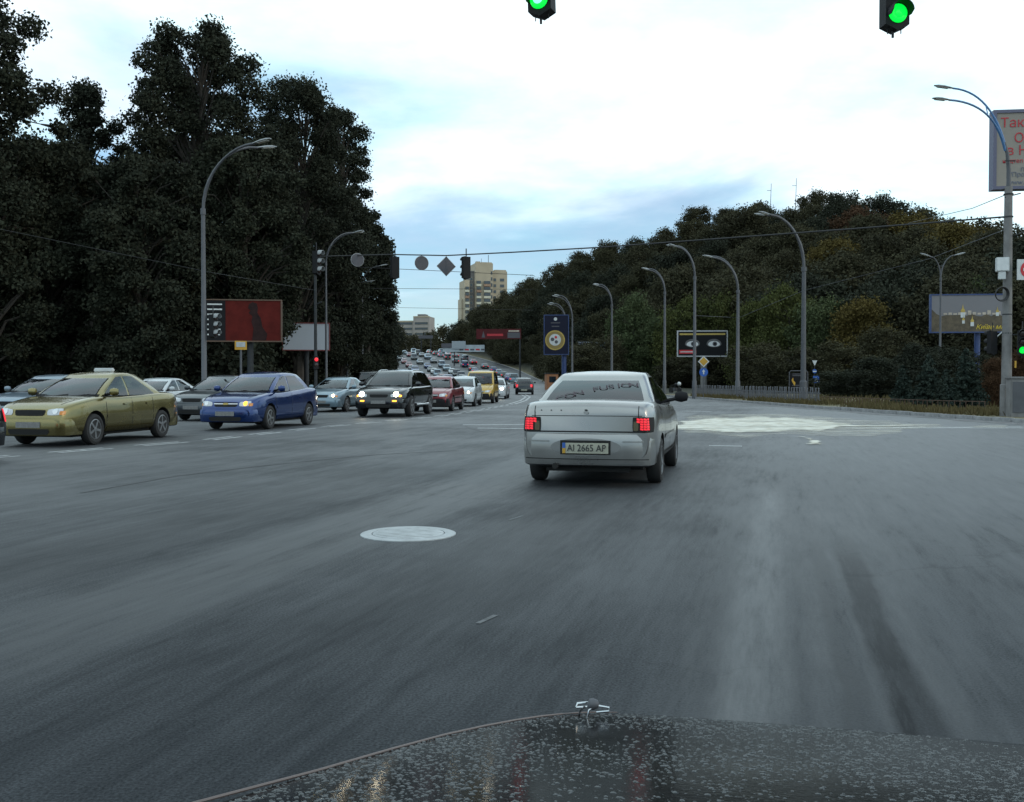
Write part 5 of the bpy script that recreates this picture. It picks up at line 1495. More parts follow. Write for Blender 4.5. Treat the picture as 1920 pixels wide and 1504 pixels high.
def car_body(A, lod):
    """closed lower body; x forward with 0 at the rear end"""
    L, W = A['L'], A['W']
    deck = A['deck']
    base = [0, .015, .05, .12, .22, .35]
    ss = sorted(set(base + [L - b for b in base] + list(np.linspace(.5, L - .5, 26 if lod else 9))))
    if not lod: ss = sorted(set([0, .05, .2, L - .05, L - .2] + list(np.linspace(.5, L - .5, 9))))
    dz = np.array([d[0] for d in deck]); dv = np.array([d[1] for d in deck])
    sec = catmull(SEC, 2 if lod else 1)
    ring = [(y, z) for y, z in sec] + [(-y, z) for y, z in sec[-2:0:-1]]
    V, Fs = [], []
    n = len(ring)
    for s in ss:
        e = min(s, L - s)
        rear = s < L / 2
        rr = .45 if rear else .75
        q = max(0, 1 - e / rr)
        w = W * (1 - (.11 if rear else .20) * q ** 2.6)
        w *= 1 - .03 * abs(s / L - .5) * 2
        zt = float(np.interp(s, dz, dv))
        zb = A['zb'] + .10 * max(0, 1 - e / .5) ** 2
        h = zt - zb
        for (y, z) in ring:
            crown = .03 * (1 - y * y) if z > .9 else 0
            V.append((s, y * w, zb + z * h + crown))
    for i in range(len(ss) - 1):
        for j in range(n):
            a, b = i * n + j, i * n + (j + 1) % n
            Fs.append((a, b, b + n, a + n))
    Fs.append(tuple(range(n))); Fs.append(tuple(range((len(ss) - 1) * n, len(ss) * n)[::-1]))
    m = MB(); m.add(V, Fs)
    return m.mesh('body')
def cut_arches(me, A):
    o = bpy.data.objects.new('tmp_body', me); col.objects.link(o)
    cut = MB()
    for ax in A['ax']:
        for s in (-1, 1):
            y0, y1 = s * (A['W'] - .24), s * (A['W'] + .2)
            cut.lathe([(A['r'] + .055, min(y0, y1)), (A['r'] + .055, max(y0, y1))], 28, 'Y', mat=Matrix.Translation((ax, 0, A['r'] + .01)))
    c = bpy.data.objects.new('tmp_cut', cut.mesh('cut')); col.objects.link(c)
    md = o.modifiers.new('b', 'BOOLEAN'); md.object = c; md.operation = 'DIFFERENCE'; md.solver = 'EXACT'
    dg = bpy.context.evaluated_depsgraph_get()
    out = bpy.data.meshes.new_from_object(o.evaluated_get(dg))
    bpy.data.objects.remove(o); bpy.data.objects.remove(c)
    out.materials.clear()
    # inner faces of the arches are dark
    mi = []
    for p in out.polygons:
        k = 0
        for ax in A['ax']:
            for v in (p.center,):
                d = math.hypot(v.x - ax, v.z - A['r'] - .01)
                if d < A['r'] + .05 or (abs(d - A['r'] - .055) < .012 and abs(p.normal.y) < .3 and abs(v.y) < A['W'] - .005): k = 1
        if p.center.z < A['zb'] + .02 and p.normal.z < -.7: k = 1
        mi.append(k)
    out.polygons.foreach_set('material_index', mi)
    return out
class Cabin:
    def __init__(s, c): s.c = c
    def z(s, v): return s.c['z0'] + (s.c['z1'] - s.c['z0']) * v
    def sf(s, v): c = s.c; return c['f0'] + (c['f1'] - c['f0']) * v + s.c.get('fb', .20) * v * (1 - v)
    def sr(s, v): c = s.c; return c['r0'] + (c['r1'] - c['r0']) * v - s.c.get('rb', .16) * v * (1 - v)
    def w(s, v): c = s.c; return c['w0'] + (c['w1'] - c['w0']) * max(0, v) ** 1.15 + .02 * v * (1 - v)
    def arc(s, x, v):
        cx, hl = (s.sr(1) + s.sf(1)) / 2, (s.sf(1) - s.sr(1)) / 2
        return .045 * max(0, v) ** 2 * min(1.3, ((x - cx) / hl) ** 2)
    def front(s, u, v, e=0): return Vector((s.sf(v) - .10 * u * u + e, u * s.w(v) * .995, s.z(v) + e * .6 - s.arc(s.sf(v), v)))
    def rear(s, u, v, e=0): return Vector((s.sr(v) + .07 * u * u - e, u * s.w(v) * .995, s.z(v) + e * .5 - s.arc(s.sr(v), v)))
    def side(s, x, v, sg, e=0): return Vector((x, sg * (s.w(v) + e), s.z(v) + e * .3 - s.arc(x, v)))
    def stops(s, v):
        c = s.c; b = c['b']; x0, x1 = s.sr(v) + .10, s.sf(v) - .13
        q = c.get('q'); xe = max(b + .12, s.sf(v) - .20)
        if q:
            q0 = min(s.sr(v) + .2, q - .05)
            L = [x0, q0, (q0 + q) / 2, q, q + .08]
        else:
            xa = min(b - .12, s.sr(v) + .32 + .05 * v)
            L = [x0, xa, xa + .01, xa + .02, xa + .03]
        a = L[-1]
        return L + [a + (b - .035 - a) * .5, b - .035, b + .035, (b + .035 + xe) / 2, xe, x1]
    def mesh(s, lod):
        nu = 9 if lod else 3
        vsn = [-.12, 0, .06, .35, .62, .90, .97, 1.0] if lod else [-.12, 0, .5, 1.0]
        V, Fs = [], []
        rings = []
        for v in vsn:
            ring = []
            us = np.array([-.93] + list(np.linspace(-.85, .85, nu - 2)) + [.93]) if lod else np.linspace(-.93, .93, 3)
            ring += [s.rear(u, v) for u in us]
            xs = s.stops(v) if lod else list(np.linspace(s.sr(v) + .10, s.sf(v) - .13, 3))
            ring += [s.side(x, v, 1) for x in xs]
            ring += [s.front(u, v) for u in us[::-1]]
            ring += [s.side(x, v, -1) for x in xs[::-1]]
            if v >= .97:
                k = .985 if v < 1 else .955
                cx = (s.sr(1) + s.sf(1)) / 2
                ring = [Vector((cx + (p.x - cx) * k, p.y * k, p.z + (.004 if v < 1 else .018))) for p in ring]
            rings.append(ring)
        hole = set()
        if lod:
            ns = 11
            o1, o2, o3 = nu, nu + ns, nu + ns + nu
            hole |= set(range(1, nu - 2)) | set(range(o2 + 1, o2 + nu - 2))
            win = [4, 5, 7, 8] + ([1, 2] if s.c.get('q') else [])
            hole |= {o1 + k for k in win} | {o3 + ns - 2 - k for k in win}
        top = rings[-1]
        cx = (s.sr(1) + s.sf(1)) / 2
        for k in ((.75, .45, .15) if lod else (.5,)):
            rings.append([Vector((cx + (p.x - cx) * k, p.y * k, p.z + (s.c['z1'] + .018 - p.z) * (1 - k * k) + s.c['crown'] * (1 - k * k) * .6)) for p in top])
        n = len(rings[0])
        for r in rings: V += r
        for i in range(len(rings) - 1):
            for j in range(n):
                if 2 <= i < 5 and j in hole: continue
                a, b = i * n + j, i * n + (j + 1) % n
                Fs.append((a, b, b + n, a + n))
        Fs.append(tuple(range((len(rings) - 1) * n, len(rings) * n)))
        m = MB(); m.add(V, Fs)
        return m.mesh('cabin')
def grid(fn, nu, nv):
    V = [fn(i / (nu - 1), j / (nv - 1)) for j in range(nv) for i in range(nu)]
    Fs = [(j * nu + i, j * nu + i + 1, (j + 1) * nu + i + 1, (j + 1) * nu + i) for j in range(nv - 1) for i in range(nu - 1)]
    m = MB(); m.add(V, Fs)
    return m
def rnd(u, v, k):
    """square to rounded square"""
    a, b = 2 * u - 1, 2 * v - 1
    return (a * math.sqrt(max(0, 1 - k * b * b / 2)) + 1) / 2, (b * math.sqrt(max(0, 1 - k * a * a / 2)) + 1) / 2
def patch(bvh, corners, face, e=.006, nu=9, nv=7, k=0.0):
    """sheet that follows the body surface; corners (h, z) in order bl, br, tr, tl; face '+x','-x','+y','-y','+z'"""
    c = [Vector((a, b, 0)) for a, b in corners]
    dirs = {'+x': Vector((-1, 0, 0)), '-x': Vector((1, 0, 0)), '+y': Vector((0, -1, 0)), '-y': Vector((0, 1, 0)), '+z': Vector((0, 0, -1))}
    d = dirs[face]
    def fn(u, v):
        if k: u, v = rnd(u, v, k)
        q = c[0].lerp(c[1], u).lerp(c[3].lerp(c[2], u), v)
        if face[1] == 'x': o = Vector((0, q.x, q.y)) - d * 12
        elif face[1] == 'y': o = Vector((q.x, 0, q.y)) - d * 6
        else: o = Vector((q.x, q.y, 0)) - d * 6
        loc, nrm, idx, dist = bvh.ray_cast(o, d)
        if loc is None:
            loc, nrm, idx, dist = bvh.find_nearest(o + d * (12 if face[1] == 'x' else 6) * .75)
        return loc - d * e
    return grid(fn, nu, nv)
def wheel_meshes(r, w=.19, style=0):
    ty = MB().lathe([(r * .62, -w / 2 + .02), (r * .80, -w / 2), (r * .95, -w / 2 + .012), (r, -w / 2 + .04), (r, w / 2 - .04), (r * .95, w / 2 - .012), (r * .80, w / 2), (r * .62, w / 2 - .02)], 28, 'Y').mesh('tyre')
    rm = MB().lathe([(r * .63, -w / 2 + .03), (r * .66, w / 2 - .012), (r * .60, w / 2 - .006), (r * .57, w / 2 - .05), (r * .2, w / 2 - .06), (0, w / 2 - .055)], 28, 'Y')
    ns = 5 if style == 0 else 8
    for k in range(ns):
        a = 2 * math.pi * k / ns
        rm.box(r * .1, r * .62, w / 2 - .055, w / 2 - .012, -r * .075, r * .075, mat=Matrix.Rotation(a, 4, 'Y'))
    rm.lathe([(r * .16, w / 2 - .06), (r * .16, w / 2 - .008), (0, w / 2 - .004)], 14, 'Y')
    return ty, rm.mesh('rim')
def bumper(L, W, z0, z1, rear, proud=.05, reach=.55):
    """U shaped bumper shell around one end"""
    path = []
    n = 22
    for i in range(n + 1):
        t = -1 + 2 * i / n
        a = abs(t)
        if a > .62:
            f = (a - .62) / .38
            x = -proud * (1 - f) + .10 + (reach - .10) * f; y = W * (1.0 + .012)
            if f < .25:
                g = f / .25; x = .03 + (.17 - .03) * g; y = W * (.955 + .057 * g)
        else:
            f = a / .62; x = -proud + (.03 + proud) * f ** 3.0; y = W * .955 * f
        path.append((x, math.copysign(y, t)))
    prof = [(-.05, z0), (-.006, z0 + .02), (.008, z0 + (z1 - z0) * .45), (.004, z0 + (z1 - z0) * .8), (-.012, z1 - .012), (-.075, z1)]
    V, Fs = [], []
    for i, (x, y) in enumerate(path):
        a = Vector(path[max(0, i - 1)]); b = Vector(path[min(len(path) - 1, i + 1)])
        t = (b - a).normalized(); nr = Vector((-t.y, t.x))
        if nr.x > 0 and abs(y) < W * .9: nr = -nr
        if abs(y) >= W * .9 and nr.y * y < 0: nr = -nr
        for (o, z) in prof:
            px, py = x + nr.x * o, y + nr.y * o
            V.append((px if rear else L - px, py, z))
    m = len(prof)
    for i in range(len(path) - 1):
        for j in range(m - 1): Fs.append((i * m + j, i * m + j + 1, (i + 1) * m + j + 1, (i + 1) * m + j))
    k = MB(); k.add(V, Fs)
    return k
WHEELS = {}
def car(label, arch, pm, X, Y, heading, group=None, L=None, W=None, H=None, name='car', head='off', turn=False, tail='off', plate=None, dark_bumper=False, category='car', grille='bar', style=0, fascia=None):
    """full car; heading clockwise from the view direction in degrees"""
    A = ARCH[arch]
    body = car_body(A, True)
    body = cut_arches(body, A)
    cb = Cabin(A['cab'])
    L0 = A['L']; W0 = A['W']
    sx, sy, sz = (L or L0) / L0, (W or W0 * 2) / (2 * W0), (H or (A['cab']['z1'] + A['cab']['crown'])) / (A['cab']['z1'] + A['cab']['crown'])
    z = float(road_z(Y))
    root = thing(name, label, category, (X, Y, z), R(90 - heading), group)
    root.scale = (sx, sy, sz)
    mid = (A['ax'][0] + A['ax'][1]) / 2
    def fin(mb_or_me, nm, mat, parent=None, smooth=True, sharp=40):
        me = mb_or_me.mesh(nm, fix=False) if isinstance(mb_or_me, MB) else mb_or_me
        if nm.endswith(('window', 'windscreen')):       # panes face outward
            cc = Vector(((cb.sr(.5) + cb.sf(.5)) / 2, 0, cb.z(.3)))
            if sum((p.center - cc).dot(p.normal) for p in me.polygons) < 0: me.flip_normals()
        for v in me.vertices: v.co.x -= mid
        return link(nm, me, mat, parent or root, smooth, sharp)
    bv = BVHTree.FromPolygons([v.co.copy() for v in body.vertices], [list(p.vertices) for p in body.polygons])
    fin(body, 'body', [pm, M['under']])
    roof = fin(cb.mesh(True), 'cabin', pm, sharp=50)
    # ---- glass
    tint = M['pane_dark'] if arch in ('sedan110', 'suv', 'jeep') else M['pane']
    fin(grid(lambda u, v: cb.front(-.855 + 1.71 * u, .055 + .85 * v, .004), 12, 6), 'windscreen', M['pane'] if arch != 'suv' else tint, roof)
    fin(grid(lambda u, v: cb.rear(-.855 + 1.71 * u, .055 + .85 * v, .004), 12, 6), 'rear_window', tint, roof)
    b = A['cab']['b']
    for sg in (-1, 1):
        def pane(i0, i1):
            def fn(u, v):
                vv = .055 + .85 * v; st = cb.stops(vv)
                return cb.side(st[i0] - .004 + (st[i1] - st[i0] + .008) * u, vv, sg, .004)
            return grid(fn, 4, 5)
        fin(pane(7, 9), 'side_window', tint, roof)
        fin(pane(4, 6), 'side_window', tint, roof)
        if A['cab'].get('q'): fin(pane(1, 3), 'quarter_window', tint, roof)
        st = cb.stops(.03)
        fin(MB().tube([cb.side(x, .03, sg, .006) for x in np.linspace(st[1], st[9], 8)], .011, 5), 'belt_moulding', M['black'], roof)
        fin(MB().tube([cb.front(sg * .87, v, .006) for v in (.05, .3, .6, .9)], .009, 5), 'pillar_trim', M['black'], roof)
    fin(MB().tube([cb.front(u, .045, .006) for u in np.linspace(-.87, .87, 9)], .012, 5), 'screen_seal', M['black'], roof)
    fin(MB().tube([cb.rear(u, .05, .006) for u in np.linspace(-.87, .87, 9)], .009, 5), 'screen_seal', M['black'], roof)
    # ---- interior seen through the panes
    c_ = A['cab']
    inn = fin(MB().box(c_['r0'] + .12, c_['f0'] - .10, -c_['w0'] + .05, c_['w0'] - .05, c_['z0'] - .05, c_['z0'] + .055), 'interior', M['cloth'], roof)
    seat = MB()
    zs = c_['z0'] + .02
    for yy in (-.36, .36):
        seat.box(b - .12, b + .06, yy - .24, yy + .24, zs, zs + .24, bev=.05)
        seat.box(b - .10, b + .0, yy - .12, yy + .12, zs + .25, zs + .40, bev=.04)
    xr = cb.sr(.3) + .30
    seat.box(xr, xr + .16, -.6, .6, zs, zs + .16, bev=.05)
    if arch != 'sedan110':
      for yy in (-.36, .36): seat.box(xr, xr + .10, yy - .12, yy + .12, zs + .16, zs + .29, bev=.04)
    seat.box(c_['f0'] - .45, c_['f0'] - .25, -.6, .6, zs - .02, zs + .09, bev=.03)
    fin(seat, 'seats', M['cloth'], inn)
    hatchy = arch in ('hatch', 'suv', 'van', 'jeep')
    # ---- doors: seams, handles, trim strips
    zb, zt = A['zb'], A['belt'][0]
    for sg in (-1, 1):
        fc = '+y' if sg > 0 else '-y'
        xs = (cb.sf(0) - .22, b, A['ax'][0] + A['r'] + .10)
        for xx in xs:
            fin(patch(bv, [(xx - .006, zb + .12), (xx + .006, zb + .12), (xx + .006, zt - .02), (xx - .006, zt - .02)], fc, .003, 2, 8), 'door_seam', M['under'], root)
        for xx in (b + .13, xs[2] + .1):
            fin(patch(bv, [(xx, zt - .16), (xx + .2, zt - .16), (xx + .2, zt - .12), (xx, zt - .12)], fc, .022, 5, 3, .6), 'door_handle', pm if not dark_bumper else M['black'], root)
        x0, x1 = A['ax'][0] + A['r'] + .09, A['ax'][1] - A['r'] - .09
        zm = zb + (zt - zb) * .42
        fin(patch(bv, [(x0, zm), (x1, zm), (x1, zm + .05), (x0, zm + .05)], fc, .012, 16, 3), 'side_trim', pm if not dark_bumper else M['black'], root)
        fin(patch(bv, [(x0, zb + .01), (x1, zb + .01), (x1, zb + .10), (x0, zb + .10)], fc, .015, 16, 3), 'sill', M['black'] if dark_bumper else pm, root)
        # mirror
        mx, mz = cb.sf(0) - .32, A['cab']['z0'] + .10
        mir = MB().lathe([(.0, -.09), (.07, -.075), (.095, 0), (.075, .075), (0, .09)], 14, 'Y')
        me = mir.mesh('mirror')
        for v in me.vertices: v.co = Vector((v.co.x * .5 + mx, sg * (W0 + .09) + v.co.y * 1.1, mz + v.co.z * .85))
        fin(me, 'mirror', M['black'] if (dark_bumper or arch == 'sedan110') else pm)
        fin(MB().tube([(mx - .02, sg * (A['cab']['w0'] - .04), mz - .06), (mx, sg * (W0 + .06), mz - .02)], .03, 6), 'mirror_arm', M['black'])
    # ---- bonnet seam
    fz = A['deck'][-1]
    for yy in (-1, 1):
        x0_, x1_ = c_['f0'] + .06, L0 - .22
        fin(patch(bv, [(x0_, yy * W0 * .80), (x1_, yy * W0 * .62), (x1_, yy * W0 * .62 + .012), (x0_, yy * W0 * .80 + .012)], '+z', .003, 14, 2), 'bonnet_seam', M['under'])
    fin(patch(bv, [(c_['f0'] + .02, -W0 * .78), (c_['f0'] + .07, -W0 * .78), (c_['f0'] + .07, W0 * .78), (c_['f0'] + .02, W0 * .78)], '+z', .005, 3, 14), 'cowl', M['black'])
    # ---- bumpers
    bump = M['black'] if dark_bumper else pm
    zr1 = .66 if arch == 'sedan110' else (zb + .36 if arch not in ('suv', 'jeep') else zb + .34)
    rb = bumper(L0, W0 * .93, zb - .0, zr1, True, .06, A['ax'][0] - A['r'] - .05)
    fb = bumper(L0, W0 * .90, zb - .03, zb + .30, False, .035, L0 - A['ax'][1] - A['r'] - .06)
    rbm, fbm = rb.mesh('bumper'), fb.mesh('bumper')
    bvr = BVHTree.FromPolygons([v.co.copy() for v in rbm.vertices], [list(p.vertices) for p in rbm.polygons])
    bvf = BVHTree.FromPolygons([v.co.copy() for v in fbm.vertices], [list(p.vertices) for p in fbm.polygons])
    rbo = fin(rbm, 'rear_bumper', bump); fbo = fin(fbm, 'front_bumper', bump)
    # ---- front: grille, lamps, plate
    zf = fz[1]
    hz = A['deck'][-3][1]                       # height of the bonnet's leading edge
    g0, g1 = zb + .31, hz - .035
    gm = (g0 + g1) / 2
    gr = fin(patch(bv, [(-.30, gm - .05), (.30, gm - .05), (.34, g1 - .03), (-.34, g1 - .03)], '+x', .008, 12, 5, .25), 'grille', M['under'])
    if grille == 'bar':
        fin(patch(bv, [(-.33, gm + .015), (.33, gm + .015), (.33, gm + .035), (-.33, gm + .035)], '+x', .016, 10, 2), 'grille_bar', M['chrome'], gr)
        fin(patch(bv, [(-.07, gm - .0), (.07, gm - .0), (.07, gm + .05), (-.07, gm + .05)], '+x', .022, 5, 4, .5), 'emblem', M['gold'], gr)
    else:
        for dz_ in (-.03, .0, .03):
            fin(patch(bv, [(-.31, gm + dz_), (.31, gm + dz_), (.31, gm + dz_ + .012), (-.31, gm + dz_ + .012)], '+x', .014, 8, 2), 'grille_bar', M['black'], gr)
    fin(patch(bvf, [(-.42, zb + .0), (.42, zb + .0), (.46, zb + .11), (-.46, zb + .11)], '+x', .006, 12, 4, .25), 'air_intake', M['under'], fbo)
    pl = fin(patch(bvf, [(-.26, zb + .13), (.26, zb + .13), (.26, zb + .24), (-.26, zb + .24)], '+x', .012, 5, 3), 'front_plate', M['plate_dull'], fbo)
    ye, yi = W0 * .80, W0 * .44
    for sg in (-1, 1):
        hm = {'off': M['lamp_off'], 'lit': M['lamp_off'], 'warm': M['lamp_off']}[head]
        fc = [(sg * yi, gm - .04), (sg * ye, gm - .03), (sg * ye * 1.0, g1 + .005), (sg * yi, g1 - .02)]
        if sg < 0: fc = [fc[1], fc[0], fc[3], fc[2]]
        hl = fin(patch(bv, fc, '+x', .008, 9, 6, .45), 'headlight', hm)
        yc = (ye * .55 + yi * .45); rr = .085 if head == 'lit' else .055
        lm = {'off': M['chrome'], 'lit': M['head_lit'], 'warm': M['head_warm']}[head]
        if turn == 'left' and sg > 0: lm = M['amber_lit']
        fin(patch(bv, [(sg * yc - rr, gm - .02), (sg * yc + rr, gm - .02), (sg * yc + rr, gm - .02 + 2 * rr), (sg * yc - rr, gm - .02 + 2 * rr)], '+x', .016, 7, 7, 1.0), 'bulb', lm, hl)
        # fender turn lamp
        y1 = W0 * .90
        tl = M['amber_lit'] if turn is True else M['amber_off']
        c0, c1 = sg * (ye * .93), sg * (y1 * .93)
        fin(patch(bv, [(min(c0, c1), gm - .03), (max(c0, c1), gm - .03), (max(c0, c1), g1 - .05), (min(c0, c1), g1 - .05)], '+x', .010, 5, 4, .3), 'turn_lamp', tl)
        if head == 'lit' or turn is True:
            ya, yb_ = sorted((sg * (yi + .02), sg * (ye * .92)))
            fin(patch(bvf, [(ya + .05, zb + .20), (yb_ - .05, zb + .20), (yb_ - .05, zb + .255), (ya + .05, zb + .255)], '+x', .012, 5, 3, .4), 'fog_lamp', M['amber_lit'] if turn is True else M['lamp_off'], fbo)
    # ---- rear lamps
    if arch == 'sedan110':
        tz0, tz1 = .67, .855; ty0, ty1 = W0 * .655, W0 * .94
    elif arch in ('sedan', 'sedan_tall'):
        tz0, tz1 = .62, .84; ty0, ty1 = W0 * .56, W0 * .90
    else:
        tz0, tz1 = zt - .28, zt - .04; ty0, ty1 = W0 * .66, W0 * .90
    for sg in (-1, 1):
        ya, yb_ = sorted((sg * ty0, sg * ty1))
        lamp = fin(patch(bv, [(ya, tz0), (yb_, tz0), (yb_, tz1), (ya, tz1)], '-x', .010, 10, 7, .16), 'tail_lamp', M['under'] if arch == 'sedan110' else (M['tail_lit'] if tail == 'lit' else M['tail']))
        if arch == 'sedan110':
            # red glass cut in small lozenges
            for i in range(4):
                for j in range(5):
                    yy = sg * (ty0 + .068 + i * .041); z_ = tz0 + .028 + j * .029
                    if i == 0 and j < 3: continue
                    a_, b_ = sorted((yy - .018 * sg, yy + .018 * sg))
                    fin(patch(bv, [(a_, z_), (b_, z_ + .006), (b_, z_ + .029), (a_, z_ + .023)], '-x', .016, 2, 2), 'lamp_cell', M['tail_lit'], lamp)
            ya2, yb2 = sorted((sg * (ty0 + .01), sg * (ty0 + .07)))
            fin(patch(bv, [(ya2, tz0 + .02), (yb2, tz0 + .02), (yb2, tz1 - .05), (ya2, tz1 - .05)], '-x', .014, 3, 3, .3), 'reverse_lamp', pmat('smoked_glass', (.10, .085, .05), .25), lamp)
            fin(patch(bv, [(.03, tz0 + .01), (.12, tz0 + .01), (.10, tz1 - .01), (.03, tz1 - .01)], '+y' if sg > 0 else '-y', .008, 4, 4), 'lamp_wrap', M['under'], lamp)
        else:
            a_, b_ = sorted((sg * (ty0 + .02), sg * (ty0 + .09)))
            fin(patch(bv, [(a_, tz0 + .03), (b_, tz0 + .03), (b_, tz0 + .09), (a_, tz0 + .09)], '-x', .015, 3, 3), 'reverse_lamp', M['lamp_off'], lamp)
    if arch == 'sedan110':
        # boot lid seams, lock, crease
        for yy in (-.62, .62):
            fin(patch(bv, [(yy - .005, .69), (yy + .005, .69), (yy + .005, .985), (yy - .005, .985)], '-x', .003, 2, 10), 'boot_seam', M['under'])
        fin(patch(bv, [(-.78, .862), (.78, .862), (.78, .870), (-.78, .870)], '-x', .003, 24, 2), 'boot_seam', M['under'])
        fin(patch(bv, [(-.70, .668), (.70, .668), (.70, .685), (-.70, .685)], '-x', .004, 24, 2), 'bumper_gap', M['under'])
        lk = fin(patch(bv, [(-.03, .885), (.03, .885), (.03, .925), (-.03, .925)], '-x', .012, 4, 4, .8), 'boot_badge', M['chrome'])
        fin(patch(bv, [(-.018, .925), (.018, .925), (.018, .945), (-.018, .945)], '-x', .014, 3, 3, .8), 'boot_lock', M['under'])
        for yy in (.30, .42, .54):
            fin(patch(bv, [(yy - .008, .925), (yy + .008, .925), (yy + .008, .94), (yy - .008, .94)], '-x', .006, 3, 3, .9), 'badge_hole', M['under'])
        # shade of the plate recess, painted as a flat darker silver oval
        rc = fin(patch(bvr, [(-.42, .385), (.42, .385), (.42, .60), (-.42, .60)], '-x', .004, 14, 8, .95), 'plate_recess_shade', pmat('shaded_silver', (.20, .20, .20), .45, .5))
        pb = fin(patch(bvr, [(-.30, .405), (.30, .405), (.30, .575), (-.30, .575)], '-x', .008, 6, 4), 'plate_holder', M['under'])
        fin(patch(bvr, [(-.275, .42), (.275, .42), (.275, .545), (-.275, .545)], '-x', .013, 6, 4), 'rear_plate', M['plate'])
        fin(patch(bvr, [(.235, .42), (.272, .42), (.272, .482), (.235, .482)], '-x', .018, 3, 3), 'plate_strip', M['yellow'])
        fin(patch(bvr, [(.235, .482), (.272, .482), (.272, .545), (.235, .545)], '-x', .018, 3, 3), 'plate_strip', M['blue'])
        hit = bvr.ray_cast(Vector((-12, 0, .48)), Vector((1, 0, 0)))[0]
        me = text_mesh('AI 2665 AP', .115, 'CENTER', .002)
        xs = [v.co.x for v in me.vertices]; k_ = .46 / (max(xs) - min(xs))
        for v in me.vertices: v.co = Vector((hit.x - .020 + v.co.z, -v.co.x * k_ - .017, .482 + v.co.y))
        fin(me, 'lettering', M['ink'], None, False)
        # lip and crease on the bumper, exhaust
        fin(patch(bvr, [(-.72, .30), (.60, .30), (.56, .33), (-.68, .33)], '-x', .022, 20, 4, .2), 'bumper_lip', P['silver'])
        fin(patch(bvr, [(-.74, .345), (.74, .345), (.74, .355), (-.74, .355)], '-x', .004, 20, 2), 'bumper_crease', M['under'])
        fin(patch(bvr, [(-.76, .555), (-.44, .555), (-.44, .57), (-.76, .57)], '-x', .010, 10, 3), 'bumper_crease', pm)
        fin(patch(bvr, [(.44, .555), (.76, .555), (.76, .57), (.44, .57)], '-x', .010, 10, 3), 'bumper_crease', pm)
        fin(MB().lathe([(.035, -.09), (.035, .2), (.028, .2), (.028, -.085)], 14, 'X', mat=Matrix.Translation((.0, .36, .265))), 'exhaust_pipe', M['under'])
        fin(MB().box(.10, .22, -.5, .5, .19, .30), 'muffler', M['under'])
        # lettering arched over the rear window
        word = 'CON FUSION'
        us = np.linspace(-.68, .80, len(word))
        for ch, u in zip(word, us):
            if ch == ' ': continue
            lm_ = text_mesh(ch, .165, 'CENTER', 0.0)
            f = (u + .68) / 1.48
            vv = .25 + .47 * math.sin(f * math.pi / 2) ** .9
            sl = .55 * (1 - f)
            # local frame on the glass (seen from behind: image right = -y)
            for v in lm_.vertices:
                a_, c_ = v.co.x * 1.15, v.co.y
                a2, c2 = a_ * math.cos(sl) - c_ * math.sin(sl), a_ * math.sin(sl) + c_ * math.cos(sl)
                w_ = cb.w(vv)
                dv_ = c2 / math.hypot(cb.z(1) - cb.z(0), A['cab']['r1'] - A['cab']['r0'])
                v.co = cb.rear(-u * .9 - a2 / w_, vv + dv_, .013)
            fin(lm_, 'lettering', pmat('sticker_ink', (.085, .07, .08), .8, spec=.1) if 'sticker_ink' not in bpy.data.materials else bpy.data.materials['sticker_ink'], roof, False)
    else:
        fin(patch(bvr, [(-.26, zb + .10), (.26, zb + .10), (.26, zb + .21), (-.26, zb + .21)], '-x', .012, 5, 3), 'rear_plate', M['plate'])
    # ---- underside and wheels
    fin(MB().box(.35, L0 - .4, -W0 + .2, W0 - .2, zb - .06, zb + .02), 'floor_pan', M['under'])
    key = (round(A['r'], 3), style)
    if key not in WHEELS: WHEELS[key] = wheel_meshes(A['r'], .185 if A['r'] < .33 else .24, style)
    ty, rm = WHEELS[key]
    for ax in A['ax']:
        for sg in (-1, 1):
            wo = link('wheel', ty, M['rubber'], root, True, 35)
            wo.location = (ax - mid, sg * (W0 - .105), A['r']); wo.rotation_euler = (0, random.uniform(0, 1), 0 if sg > 0 else math.pi)
            ro = link('rim', rm, M['rim'], wo, True, 35)
    if fascia: fascia(root, A, bv, cb, fin, pm)
    return root

# wipers are shared by the cars that show them
def wipers(root, A, bv, cb, fin, pm):
    for y0 in (-.35, .15):
        q0, q1 = cb.front(y0 / A['W'], .0, .02), cb.front((y0 + .45) / A['W'], .09, .02)
        fin(MB().tube([q0, q1], .010, 5), 'wiper', M['black'])
def taxi_fit(root, A, bv, cb, fin, pm):
    wipers(root, A, bv, cb, fin, pm)
    z = A['cab']['z1'] + A['cab']['crown']
    me = MB().box(1.72, 1.84, -.22, .22, z - .01, z + .075, bev=.02).mesh('roof_sign')
    fin(me, 'roof_sign', M['white'])
def rails(root, A, bv, cb, fin, pm):
    wipers(root, A, bv, cb, fin, pm)
    for sg in (-1, 1):
        pts = [cb.side(x, 1.0, sg, -.05) + Vector((0, 0, .05 if 0 < i < 5 else .01)) for i, x in enumerate(np.linspace(cb.sr(1) + .15, cb.sf(1) - .1, 6))]
        fin(MB().tube(pts, .018, 6), 'roof_rail', M['chrome'])
        x0, x1 = A['ax'][0] + A['r'] + .1, A['ax'][1] - A['r'] - .1
        fin(MB().tube([(x0, sg * (A['W'] + .03), A['zb'] + .06), (x1, sg * (A['W'] + .03), A['zb'] + .06)], .045, 7), 'side_step', M['chrome'])
def place(arch, axle_x, axle_y, heading, which):
    """centre of the wheelbase from the centre of one axle"""
    A = ARCH[arch]; wb = A['ax'][1] - A['ax'][0]
    s = wb / 2 * (1 if which == 'rear' else -1)
    return axle_x + math.sin(R(heading)) * s, axle_y + math.cos(R(heading)) * s
x, y = place('sedan110', 1.09, 12.77, 13.5, 'rear')
